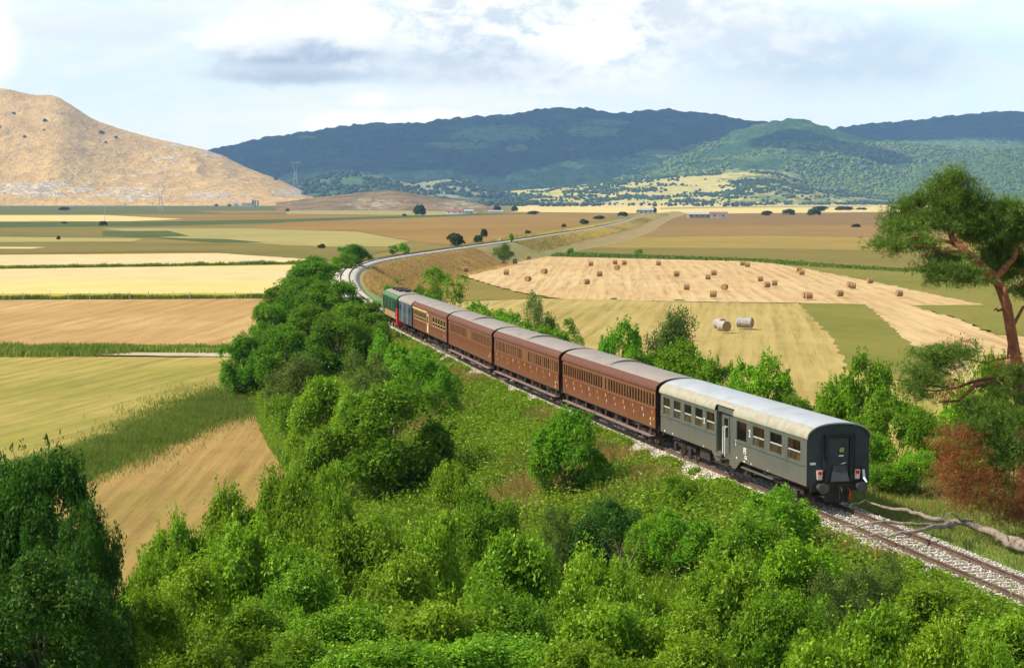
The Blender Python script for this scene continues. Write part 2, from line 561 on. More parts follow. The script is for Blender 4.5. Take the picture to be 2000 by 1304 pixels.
tan_b = fm('tan_brown_field', (216, 178, 116), (202, 160, 98), (190, 154, 96), stripe=('band', R_(3), 3.6, 1.6), samt=.55, sc=lin(135, 104, 60))
mown_l = fm('mown_meadow', (190, 170, 88), (164, 154, 68), (198, 170, 94), stripe=('band', R_(10), 2.6, 1.8), samt=.6, sc=lin(110, 104, 44), big=.02)
mown_r = fm('mown_hay', (200, 174, 104), (184, 160, 88), (206, 176, 108), stripe=('band', R_(7), 2.6, 1.5), samt=.55, sc=lin(118, 106, 46), big=.015)
hay_r = fm('raked_stubble', (228, 196, 142), (222, 186, 130), (214, 178, 122), stripe=('band', R_(3), 3.0, 1.4), samt=.6, sc=lin(150, 112, 66))
near_t = fm('dry_mown_field', (186, 150, 88), (164, 142, 72), (172, 136, 78), stripe=('band', R_(-2), 1.5, 3.0), samt=.5, sc=lin(112, 88, 42), big=.05, bumpd=.2)
ditch = fm('ditch_grass', (110, 118, 50), (96, 112, 44), (128, 120, 56), bumpd=.4, big=.05)
olive_g = fm('green_hay', (140, 134, 56), (126, 126, 48), (152, 138, 60), bumpd=.15, big=.02, stripe=('band', R_(-35), 5, 4), samt=.25)
dirt = fm('pale_dirt', (216, 200, 172), (202, 184, 152), (188, 168, 132), bumpd=.05)
soil = fm('brown_dirt', (178, 138, 92), (160, 120, 78), (150, 116, 70), bumpd=.05)

# left side, from the hills to the camera
field('yellow_field', [(-200, 396.5), (250, 397), (620, 399), (620, 402), (300, 401.5), (-200, 400.5)], yellow)
field('meadow', [(-200, 401), (620, 402.5), (940, 409), (940, 419), (500, 421), (-200, 417)], fm('far_olive', (112, 112, 50), (100, 106, 44), (126, 116, 52), bumpd=.1))
field('meadow', [(380, 412), (640, 411), (640, 415), (440, 417)], brown_m)
field('yellow_field', [(-200, 421), (200, 420), (360, 428), (260, 432), (-200, 433)], yellow)
field('meadow', [(200, 419), (560, 419), (760, 421), (600, 430), (360, 428)], brown_m)
field('meadow', [(560, 408), (940, 414), (900, 421), (560, 418)], pale_o)
field('verge', [(-200, 434), (300, 433), (560, 428), (950, 417), (1060, 418), (950, 421), (560, 435), (300, 442), (-200, 446)], green_d)
field('meadow', [(560, 434), (960, 420), (1230, 414), (1130, 440), (1000, 466), (880, 478), (800, 470), (700, 452), (480, 446)], brown_m)
field('pale_meadow', [(180, 446), (480, 446), (700, 453), (800, 471), (760, 482), (600, 482), (300, 462)], pale_o)
field('pale_meadow', [(-200, 461), (280, 466), (260, 472), (-200, 474)], pale_o)
field('meadow', [(-200, 446), (200, 446), (320, 462), (-200, 460)], oliv)
field('verge', [(200, 452), (330, 451), (370, 461), (280, 464), (200, 461)], green_d)
field('verge', [(300, 465), (440, 467), (520, 474), (420, 474)], green_d)
field('meadow', [(-200, 474), (260, 473), (600, 480), (760, 490), (660, 510), (560, 506), (420, 492), (-200, 497)], oliv)
field('pale_meadow', [(-200, 482), (90, 483), (60, 486), (-200, 486)], straw)
field('stubble_field', [(-200, 500), (180, 497), (430, 495), (620, 508), (620, 514), (300, 516), (-200, 521)], straw)
field('verge', [(-200, 521), (300, 516), (620, 513), (620, 518), (300, 522), (-200, 527)], grassy)
field('stubble_field', [(-200, 527), (300, 522), (620, 518), (640, 575), (-200, 575)], straw)
field('stubble_field', [(-200, 550), (640, 547), (640, 574), (-200, 575)], yellow)
field('verge', [(-200, 575), (640, 573), (640, 584), (-200, 587)], grassy)
field('stubble_field', [(-200, 588), (660, 584), (680, 690), (-200, 689)], tan_b)
field('meadow', [(-200, 682), (200, 681), (560, 684), (600, 692), (-200, 694)], ditch)
field('dirt_road', [(150, 690), (330, 691), (640, 692), (640, 699), (330, 697.5), (150, 694)], dirt)
field('mown_field', [(-200, 701), (620, 699), (660, 770), (470, 800), (250, 860), (60, 915), (-200, 990)], mown_l)
field('ditch', [(-200, 940), (60, 895), (260, 838), (400, 785), (520, 745), (600, 765), (520, 800), (400, 835), (280, 885), (160, 950), (60, 1010), (-200, 1080)], ditch)
field('mown_field', [(160, 952), (280, 886), (400, 836), (470, 803), (640, 800), (760, 900), (800, 1050), (500, 1250), (0, 1400), (-200, 1300), (-200, 1100)], near_t)
# right of the line
field('stubble_field', [(1000, 398), (1300, 397), (1900, 397), (2300, 397), (2300, 412), (1900, 416), (1340, 419), (1290, 417), (1000, 414)], yellow)
field('verge', [(1290, 406), (1430, 403), (1700, 402), (1700, 404), (1430, 406), (1290, 409)], pale_o)
field('meadow', [(1240, 420), (1340, 418), (1740, 414), (2300, 412), (2300, 440), (1240, 442)], brown_d)
field('meadow', [(1180, 440), (2300, 440), (2300, 475), (1050, 476)], fm('brown_grass', (160, 126, 74), (148, 120, 66), (172, 136, 76), bumpd=.1, big=.006))
field('meadow', [(1050, 466), (1500, 461), (2300, 475), (2300, 500), (1500, 489), (1010, 490)], fm('ochre_grass', (178, 146, 74), (162, 138, 66), (154, 134, 64), bumpd=.1, big=.008))
field('meadow', [(1010, 484), (1500, 486), (2300, 500), (2300, 545), (1700, 528), (1480, 509), (1000, 500)], oliv)
field('ditch', [(960, 492), (1020, 489), (1150, 494), (1480, 507), (1600, 517), (1780, 529), (1780, 532), (1560, 522), (1460, 513), (1100, 503), (960, 500)], green_d)
field('green_field', [(1470, 512), (1620, 519), (1800, 533), (2400, 560), (2400, 640), (1920, 600), (1700, 552)], olive_g)
field('ditch', [(870, 520), (960, 499), (1060, 501), (1060, 505), (950, 506), (890, 520)], ditch)
field('stubble_field', [(876, 532), (890, 516), (960, 503), (1060, 502), (1300, 508), (1480, 512), (1560, 524), (1700, 551), (1922, 598), (1790, 599), (1560, 594), (1330, 591), (1100, 586), (1000, 570)], hay_r)
field('green_field', [(800, 560), (878, 536), (1000, 571), (1060, 583), (1000, 587), (860, 592)], fm('olive_stubble', (150, 132, 58), (138, 124, 52), (160, 134, 66), bumpd=.1, big=.03))
field('mown_field', [(840, 594), (1060, 585), (1330, 592), (1560, 595), (1640, 640), (1720, 735), (1740, 900), (1000, 900), (840, 680)], mown_r)
field('green_field', [(1560, 594), (1705, 597), (1755, 640), (1815, 692), (1845, 760), (1660, 735), (1630, 670)], olive_g)
field('stubble_field', [(1692, 597), (1780, 599), (1870, 625), (1945, 657), (2400, 680), (2400, 780), (1900, 770), (1800, 693)], hay_r)
field('green_field', [(1778, 599), (1925, 598), (2400, 640), (2400, 680), (1945, 656), (1870, 625)], olive_g)
field('mown_field', [(1660, 735), (1830, 762), (2400, 790), (2400, 950), (1690, 950)], mown_l)
# tracks of dirt along the foot of the embankment
def ribbon(name, pts, w, mat, h=0):
    _order[0] += 1; z = .02 + .006 * _order[0]
    q = [P(a, b, 0).xy for a, b in pts]
    c = catmull([q[0]] + q + [q[-1]], 6)
    d = np.gradient(c, axis=0); d /= np.linalg.norm(d, axis=1)[:, None]; n = np.stack([d[:, 1], -d[:, 0]], 1)
    A = c - n * w / 2; B = c + n * w / 2
    v = np.concatenate([np.c_[A, np.full(len(A), z)], np.c_[B, np.full(len(B), z)]]); k = len(A)
    f = [(i, i + k, i + k + 1, i + 1) for i in range(k - 1)]
    o = link(name, np_mesh(name, v, f, mat)); o['kind'] = 'structure'; return o


ribbon('dirt_path', [(1010, 491), (960, 497), (900, 510), (862, 527), (836, 548), (822, 580)], 2.6, soil)
ribbon('dirt_path', [(60, 431), (200, 434), (330, 430), (560, 424)], 3, green_d)
ribbon('dirt_road', [(1330, 419), (1292, 424), (1270, 432)], 5, dirt)
# ================================================================== HILLS
def hill(name, sil, Yf, Yr, Yb, mat, amp=20, det=0, dscale=14, power=1.15, rows=110, step=3.0, mask=None, rough_s=300., base=0):
    """a hill whose crest runs through the given skyline at distance Yr, foot at Yf, back foot at Yb"""
    sil = sorted(sil)
    px = np.arange(sil[0][0], sil[-1][0] + .1, step)
    py = np.interp(px, [a for a, b in sil], [b for a, b in sil])
    k = 5; py = np.convolve(np.pad(py, k, 'edge'), np.ones(2 * k + 1) / (2 * k + 1), 'valid')
    u = (px - 1000) / FPX
    Hc = CAMZ + (HOR - py) / FPX * Yr * 1.0
    nf = int(rows * .78)
    tt_ = np.concatenate([np.linspace(0, 1, nf), np.linspace(1, 2, rows - nf + 1)[1:]])
    Uu, Tt = np.meshgrid(u, tt_); Hh = np.tile(Hc, (len(tt_), 1))
    Y = np.where(Tt <= 1, Yf + (Yr - Yf) * Tt, Yr + (Yb - Yr) * (Tt - 1))
    X = Uu * Y
    prof = np.where(Tt <= 1, Tt ** power, np.clip(2 - Tt, 0, 1) ** 1.2)
    Z = Hh * prof
    w = np.sin(np.pi * np.clip(Tt, 0, 1)) ** .7
    Z = Z - amp * w * np.abs(2 * fbm(X / rough_s, Y / (rough_s * 1.6), 5) - 1) * 2.0 + amp * .35 * w
    if det:
        Z = Z + det * (fbm(X / dscale, Y / dscale, 3) - .5) * 2 * sst(0.0, .08, Tt)
    Z = Z + base
    Z = np.where(Tt <= 0, -.5, Z); Z = np.where(Tt >= 2, -.5, Z)
    at = {'mask': np.zeros(X.size)}
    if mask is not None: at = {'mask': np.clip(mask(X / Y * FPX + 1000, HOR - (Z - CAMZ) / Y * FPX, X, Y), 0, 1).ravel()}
    nr, nc = X.shape; g_ = np.arange(nr * nc).reshape(nr, nc)
    F = np.stack([g_[:-1, :-1], g_[:-1, 1:], g_[1:, 1:], g_[1:, :-1]], -1).reshape(-1, 4)
    o = link(name, np_mesh(name, np.stack([X, Y, Z], -1).reshape(-1, 3), F, mat, True, at))
    o['kind'] = 'structure'
    return X, Y, Z


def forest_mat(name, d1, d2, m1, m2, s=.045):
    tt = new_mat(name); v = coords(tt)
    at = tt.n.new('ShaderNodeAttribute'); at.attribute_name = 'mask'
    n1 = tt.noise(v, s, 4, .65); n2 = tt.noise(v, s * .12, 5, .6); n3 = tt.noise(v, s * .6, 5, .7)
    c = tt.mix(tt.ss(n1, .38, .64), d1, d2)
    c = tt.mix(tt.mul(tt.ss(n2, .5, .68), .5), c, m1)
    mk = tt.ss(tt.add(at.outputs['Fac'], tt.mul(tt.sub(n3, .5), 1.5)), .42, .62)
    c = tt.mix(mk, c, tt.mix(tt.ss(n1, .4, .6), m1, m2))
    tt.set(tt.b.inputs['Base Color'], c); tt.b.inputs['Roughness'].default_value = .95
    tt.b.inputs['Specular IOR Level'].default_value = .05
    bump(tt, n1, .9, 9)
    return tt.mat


M_for = forest_mat('forest_canopy', (.006, .020, .010), (.040, .078, .026), (.10, .17, .05), (.17, .23, .07))
M_for2 = forest_mat('forest_canopy_lower', (.022, .056, .014), (.065, .12, .022), (.14, .20, .045), (.30, .26, .10))
M_foot = forest_mat('foothill_meadow', (.11, .15, .03), (.18, .19, .045), (.46, .38, .10), (.54, .44, .14), s=.03)


def ell(x, y, cx, cy, rx, ry): return np.clip(1.6 - np.sqrt(((x - cx) / rx) ** 2 + ((y - cy) / ry) ** 2) * 1.1, 0, 1)


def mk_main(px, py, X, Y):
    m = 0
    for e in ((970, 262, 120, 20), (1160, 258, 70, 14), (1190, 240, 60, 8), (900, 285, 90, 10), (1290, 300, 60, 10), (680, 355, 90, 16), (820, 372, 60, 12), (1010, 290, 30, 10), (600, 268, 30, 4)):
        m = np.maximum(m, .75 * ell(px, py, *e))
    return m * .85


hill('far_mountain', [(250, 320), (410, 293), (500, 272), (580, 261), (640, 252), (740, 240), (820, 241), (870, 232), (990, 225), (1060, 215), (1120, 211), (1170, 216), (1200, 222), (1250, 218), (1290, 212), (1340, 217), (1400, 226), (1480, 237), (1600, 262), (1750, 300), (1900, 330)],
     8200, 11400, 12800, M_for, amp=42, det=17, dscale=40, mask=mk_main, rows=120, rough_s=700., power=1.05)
hill('far_ridge', [(1500, 290), (1600, 258), (1640, 249), (1700, 241), (1780, 236), (1850, 226), (1930, 219), (2000, 219), (2200, 225), (2500, 260)],
     9000, 12600, 13800, M_for, amp=36, det=15, dscale=40, rows=90, rough_s=800., mask=lambda px, py, X, Y: .6 * ell(px, py, 1850, 290, 220, 22))
SPUR = hill('wooded_spur', [(960, 385), (1080, 360), (1200, 330), (1300, 302), (1380, 275), (1440, 252), (1490, 241), (1530, 234), (1575, 234), (1605, 246), (1640, 258), (1700, 275), (1780, 283), (1900, 290), (2100, 300), (2400, 330)],
     7700, 9900, 11000, M_for2, amp=34, det=13, dscale=34, rows=110, rough_s=520., power=1.0,
     mask=lambda px, py, X, Y: np.maximum(np.maximum(.8 * ell(px, py, 1400, 345, 190, 16), .9 * ell(px, py, 1690, 291, 100, 8)), .6 * sst(350, 385, py)))
GS = hill('green_slope', [(1500, 391), (1640, 372), (1720, 350), (1772, 339), (1825, 321), (1870, 309), (1912, 300), (2000, 289), (2200, 275), (2500, 270)],
     7300, 8900, 9900, forest_mat('sunny_scrub', (.06, .11, .015), (.13, .19, .028), (.24, .28, .05), (.34, .34, .08)), amp=22, det=8, dscale=22, rows=90, rough_s=380., mask=lambda px, py, X, Y: .4 * sst(370, 392, py) + .25)
FH = hill('foothills', [(850, 395), (930, 377), (1000, 373), (1080, 367), (1180, 357), (1250, 350), (1330, 344), (1400, 339), (1470, 336), (1520, 338), (1550, 352), (1610, 366), (1680, 378), (1800, 386), (1950, 389), (2300, 391)],
     6900, 8050, 8800, M_foot, amp=14, det=1.5, dscale=30, rows=70, rough_s=260., base=0,
     mask=lambda px, py, X, Y: .35 + .9 * fbm(X / 160, Y / 120, 4) - .35 * sst(1350, 1500, px))
LGH = hill('low_green_hill', [(480, 392), (590, 352), (640, 342), (700, 336), (760, 345), (800, 360), (850, 352), (890, 350), (940, 366), (990, 380), (1050, 392)],
     6600, 7900, 8600, forest_mat('scrub_hill', (.045, .10, .03), (.09, .15, .045), (.20, .22, .10), (.34, .30, .16)), amp=12, det=4, dscale=22, rows=60, rough_s=240., mask=lambda px, py, X, Y: .3 + .6 * ell(px, py, 880, 368, 110, 16))

# bare limestone hill on the left, tan grass with pale outcrops
tt = new_mat('bare_hill_grass'); v = coords(tt)
at = tt.n.new('ShaderNodeAttribute'); at.attribute_name = 'mask'
n1 = tt.noise(v, .006, 6, .62); n2 = tt.noise(tt.mapping(v, scale=(1, .5, 1.6)), .024, 6, .68, .5); n3 = tt.noise(v, .05, 5, .7)
c = tt.mix(tt.ss(n1, .36, .64), lin(216, 176, 108), lin(196, 156, 90))
c = tt.mix(tt.ss(n3, .45, .7, 0, .55), c, lin(150, 122, 78))
rk = tt.ss(tt.add(at.outputs['Fac'], tt.mul(tt.sub(n2, .5), 2.1)), .50, .66)
c = tt.mix(rk, c, tt.mix(tt.ss(n3, .35, .6), lin(222, 204, 172), lin(170, 148, 118)))
tt.set(tt.b.inputs['Base Color'], c); tt.b.inputs['Roughness'].default_value = .95; tt.b.inputs['Specular IOR Level'].default_value = .05
bump(tt, tt.add(n2, tt.mul(n3, .4)), .9, 22)
M_bare = tt.mat


def mk_bare(px, py, X, Y):
    m = np.maximum(.66 * ell(px, py, 90, 368, 130, 22), .62 * ell(px, py, 250, 378, 90, 18))
    m = np.maximum(m, .6 * ell(px, py, 430, 382, 90, 9)); m = np.maximum(m, .75 * ell(px, py, 570, 376, 45, 9))
    m = np.maximum(m, .45 * ell(px, py, 330, 318, 70, 28)); m = np.maximum(m, .55 * ell(px, py, 340, 285, 60, 8)); m = np.maximum(m, .8 * ell(px, py, 425, 300, 40, 7))
    return np.maximum(m, .45 * ell(px, py, 280, 345, 120, 22)) * 1.08


BH = hill('bare_hill', [(-420, 235), (-200, 180), (-80, 165), (0, 173), (35, 178), (62, 186), (85, 187), (110, 187), (128, 195), (150, 210), (180, 230), (205, 242), (250, 255), (300, 270), (350, 280), (400, 292), (440, 304), (470, 322), (500, 334), (540, 349), (570, 362), (600, 377), (625, 385), (700, 392)],
     6050, 7400, 8600, M_bare, amp=26, det=4.0, dscale=70, rows=130, step=2.5, rough_s=330., mask=mk_bare, power=1.1)
# dark rocky knoll in front of the mountains
tt = new_mat('rocky_knoll'); v = coords(tt)
n1 = tt.noise(v, .02, 5, .65); n2 = tt.noise(v, .07, 6, .75, .6)
at = tt.n.new('ShaderNodeAttribute'); at.attribute_name = 'mask'
c = tt.mix(tt.ss(n1, .4, .62), lin(132, 102, 54), lin(100, 80, 42))
c = tt.mix(tt.ss(tt.add(n2, tt.mul(at.outputs['Fac'], .10)), .57, .66), c, lin(164, 152, 124))
tt.set(tt.b.inputs['Base Color'], c); tt.b.inputs['Roughness'].default_value = .95
bump(tt, n2, .9, 5)
hill('rocky_knoll', [(540, 396), (600, 388), (640, 383), (680, 379), (720, 374), (760, 371), (790, 374), (830, 382), (870, 388), (900, 390), (930, 395), (955, 403), (968, 409)],
     3300, 3700, 4100, tt.mat, amp=5, det=1.4, dscale=14, rows=60, step=1.5, rough_s=90., mask=lambda px, py, X, Y: ell(px, py, 740, 398, 60, 12) + ell(px, py, 900, 400, 50, 9))

# ------------------------------------------------------------------ cloud banks overhead (out of the frame) that shade the mountains
tt = new_mat('cloud_white'); tt.b.inputs['Base Color'].default_value = (.9, .9, .9, 1); tt.b.inputs['Roughness'].default_value = 1
cr = np.random.RandomState(5)
sh = 1 / math.tan(SUN_EL)


def cloud(cx, cy, cz_ground, rx, ry):
    alt = 2600
    hx = -math.sin(SUN_AZ) * sh * (alt - cz_ground); hy = -math.cos(SUN_AZ) * sh * (alt - cz_ground)
    th = np.linspace(0, np.pi, 14); ph = np.linspace(0, 2 * np.pi, 40, endpoint=False)
    T2, P2 = np.meshgrid(th, ph, indexing='ij')
    rr = 1 + .5 * (fbm(P2 * 2.2 + cx, T2 * 2 + cy, 4) - .5)
    x = np.sin(T2) * np.cos(P2) * rx * rr; y = np.sin(T2) * np.sin(P2) * ry * rr; z = np.cos(T2) * 160 * rr
    z = np.where(z < 0, z * .3, z)
    g_ = np.arange(T2.size).reshape(T2.shape); g2 = np.roll(g_, -1, 1)
    F = np.stack([g_[:-1], g_[1:], g2[1:], g2[:-1]], -1).reshape(-1, 4)
    o = link('cloud', np_mesh('cloud', np.stack([x, y, z], -1).reshape(-1, 3), F, tt.mat, True))
    o.location = (cx - hx, cy - hy, alt); o['kind'] = 'structure'


def cl_px(px, Yc, rx, ry, zg=250): cloud((px - 1000) / FPX * Yc, Yc, zg, rx, ry)


cl_px(420, 10400, 1300, 1150); cl_px(780, 10400, 1300, 1150); cl_px(1130, 10600, 1250, 1050)
cl_px(1430, 11200, 700, 900, 400); cl_px(1900, 12300, 1500, 700, 400)
cl_px(1640, 9300, 360, 300, 200)
# ================================================================== PLANTS
def unit(a): return a / np.maximum(np.linalg.norm(a, axis=-1, keepdims=True), 1e-9)


def leaves_mesh(name, pos, nrm, size, mat, rs, aspect=.5, fold=.25):
    """one four-cornered leaf per position, lying in the plane across nrm"""
    n = len(pos)
    t1 = unit(np.cross(nrm, rs.normal(size=(n, 3)))); t2 = np.cross(nrm, t1)
    s = (size * rs.uniform(.65, 1.35, n))[:, None]
    a = pos - t1 * s * .5; b = pos + t2 * s * aspect * .5 + nrm * s * fold * .3
    c = pos + t1 * s * .5 - nrm * s * fold * .25; d = pos - t2 * s * aspect * .5 + nrm * s * fold * .3
    v = np.stack([a, b, c, d], 1).reshape(-1, 3)
    f = np.arange(4 * n).reshape(-1, 4)
    return np_mesh(name, v, f, mat)


def crown_pts(rs, R, H, z0, lobes, sprays, leaves, lobe_r=.40, spray_r=.30, flat=.35, shell=.62, holes=.1, top=1.0, shoots=0):
    hz = (H - z0) / 2; cz = z0 + hz
    L = unit(rs.normal(size=(lobes, 3))); L[:, 2] = L[:, 2] * .9 + .12
    rad = shell * rs.uniform(.45, 1.08, lobes) ** .7
    taper = np.where(L[:, 2] > 0, 1 - .25 * L[:, 2] * top, 1)
    C = np.stack([L[:, 0] * R * rad * taper, L[:, 1] * R * rad * taper, cz + L[:, 2] * hz * rad], 1)
    lr = lobe_r * R * rs.uniform(.65, 1.3, lobes)
    keep = rs.uniform(size=lobes) > 0
    D = unit(rs.normal(size=(lobes, sprays, 3)))
    outw = unit(C - np.array([0, 0, cz - hz * .3]))[:, None, :]
    D = unit(D + outw * .55 + np.array([0, 0, .25]))
    sp = C[:, None, :] + D * (lr[:, None] * rs.uniform(.62, 1.08, (lobes, sprays)))[:, :, None] * np.array([1, 1, .82])
    sp = sp.reshape(-1, 3); sn = D.reshape(-1, 3)
    k = rs.uniform(size=len(sp)) > holes
    sp, sn = sp[k], sn[k]
    sn = unit(sn + np.array([0, 0, .8]))
    q = rs.normal(size=(len(sp), leaves, 3)) * spray_r
    q = q - sn[:, None, :] * (q * sn[:, None, :]).sum(-1, keepdims=True) * (1 - flat)
    q[:, :, 2] -= .25 * (q[:, :, :2] ** 2).sum(-1) / spray_r
    pos = (sp[:, None, :] + q).reshape(-1, 3)
    nr = unit(np.repeat(sn, leaves, 0) * .9 + rs.normal(size=(len(pos), 3)) * .55)
    if shoots:
        # long shoots that leave the crown: leaves strung along a bent stem
        k_ = rs.choice(len(sp), shoots); b = sp[k_]; d = unit(unit(b - np.array([0, 0, cz - hz])) + rs.normal(size=b.shape) * .35 + np.array([0, 0, .75]))
        ln = rs.uniform(.5, 1.25, shoots) * .28 * R; u = np.linspace(0, 1, 16)
        p2 = b[:, None] + d[:, None] * (ln[:, None] * u)[:, :, None] + rs.normal(size=(shoots, 16, 3)) * .055 * R * (1 - .6 * u)[None, :, None]
        p2[:, :, 2] -= .12 * R * u ** 2
        pos = np.concatenate([pos, p2.reshape(-1, 3)]); nr = np.concatenate([nr, unit(rs.normal(size=(shoots * 16, 3)) * .8 + np.array([0, 0, .8]))])
    kk = pos[:, 2] > .05
    return pos[kk], nr[kk], C


def trunk_mesh(name, rs, H, C, r0, mat, stems=1, n=9):
    mb = MB()
    for s in range(stems):
        ox, oy = (rs.normal(size=2) * .25 * (stems > 1))
        th = H * (.62 if stems == 1 else .35)
        p = [(ox, oy, -.4)]
        dx, dy = rs.normal(size=2) * .12
        for i in range(1, 6): p.append((ox + dx * i * .3 + rs.normal() * .05, oy + dy * i * .3 + rs.normal() * .05, th * i / 5))
        mb.tube(p, [r0 * (1 - .13 * i) / (stems ** .5) for i in range(6)], 7)
    for c in C[rs.permutation(len(C))[:n * 2]]:
        f = rs.uniform(.25, .85); a = Vector((0, 0, H * .55 * f)) if stems == 1 else Vector((rs.normal() * .3, rs.normal() * .3, .05))
        c = Vector(c); m = a.lerp(c, .5) + Vector((rs.normal() * .15, rs.normal() * .15, rs.normal() * .1 - .1))
        mb.tube([a, m, c], [r0 * .38, r0 * .25, r0 * .08], 5)
    return mb.mesh(name, mat, True)


PROTO = {}


def make_proto(key, R, H, z0, lobes, sprays, leaves, leaf, mat, r0, stems=1, nvar=3, bark='bark', asp=.5, **kw):
    PROTO[key] = []
    for i in range(nvar):
        rs = np.random.RandomState(hash_(key) + i * 13)
        pos, nr, C = crown_pts(rs, R, H, z0, lobes, sprays, leaves, **kw)
        # real extents, so that a placed plant reaches the height it should
        top = np.percentile(pos[:, 2], 99.7); wid = np.percentile(np.hypot(pos[:, 0], pos[:, 1]), 97)
        PROTO[key].append((leaves_mesh('crown', pos, nr, leaf, mat, rs, asp), trunk_mesh('trunk', rs, H, C, r0, G[bark], stems), top, wid))


def hash_(s): return sum(ord(ch) * (i + 3) for i, ch in enumerate(s)) % 9973


make_proto('oak', 3.2, 7.5, .2, 24, 52, 20, .22, G['leaf_oak'], .20, 1, 3, lobe_r=.36, spray_r=.26, shell=.84, shoots=260)
make_proto('rob', 2.3, 5.0, .3, 20, 34, 22, .19, G['leaf_bright'], .10, 2, 3, lobe_r=.33, spray_r=.27, flat=.2, shell=.88, holes=.2, shoots=160)
make_proto('shrub', 1.9, 3.4, .05, 22, 40, 20, .14, G['leaf_shrub'], .06, 4, 3, lobe_r=.34, spray_r=.21, shell=.82, holes=.12, shoots=200)
make_proto('fore', 2.6, 3.8, .05, 34, 48, 22, .145, G['leaf_shrub'], .06, 5, 3, lobe_r=.28, spray_r=.20, flat=.35, shell=.88, holes=.15, shoots=420)
make_proto('dark', 3.4, 7.0, .2, 36, 46, 22, .19, G['leaf_dark'], .16, 1, 2, lobe_r=.30, spray_r=.26, shell=.88, holes=.2, shoots=200, top=.3)
make_proto('olive', 2.1, 4.6, .3, 26, 40, 20, .12, G['leaf_olive'], .09, 3, 2, lobe_r=.32, spray_r=.22, flat=.8, shell=.80, holes=.2, shoots=200)
make_proto('sparse', 2.2, 5.0, 1.0, 22, 15, 16, .17, G['leaf_oak'], .09, 2, 2, lobe_r=.26, spray_r=.22, shell=.92, holes=.25)
make_proto('far', 3.0, 4.2, .1, 14, 12, 9, .9, G['leaf_far'], .2, 1, 3, lobe_r=.38, spray_r=.45, shell=.62, holes=0)

pr = random.Random(11)


def plant(kind, px, top, Y, wpx, label, name='shrub', cat='shrub', group=None, h=None, squash=None, sink=0):
    x = (px - 1000) / FPX * Y
    g = gz(x, Y) - sink
    H = (h if h else Q(px, top, Y).z - g)
    H = max(H, .6)
    W = wpx / FPX * Y / 2 * {'fore': 1.3, 'shrub': 1.2, 'oak': 1.1}.get(kind, 1.1)
    cm, tm, t0, w0 = pr.choice(PROTO[kind])
    sx = W / w0; sz = H / t0
    o = thing(name, label, cat, (x, Y, g), pr.uniform(0, 6.28), group, (sx, sx, sz))
    link('crown', cm, o)
    if kind != 'far': link('trunk', tm, o)
    return o


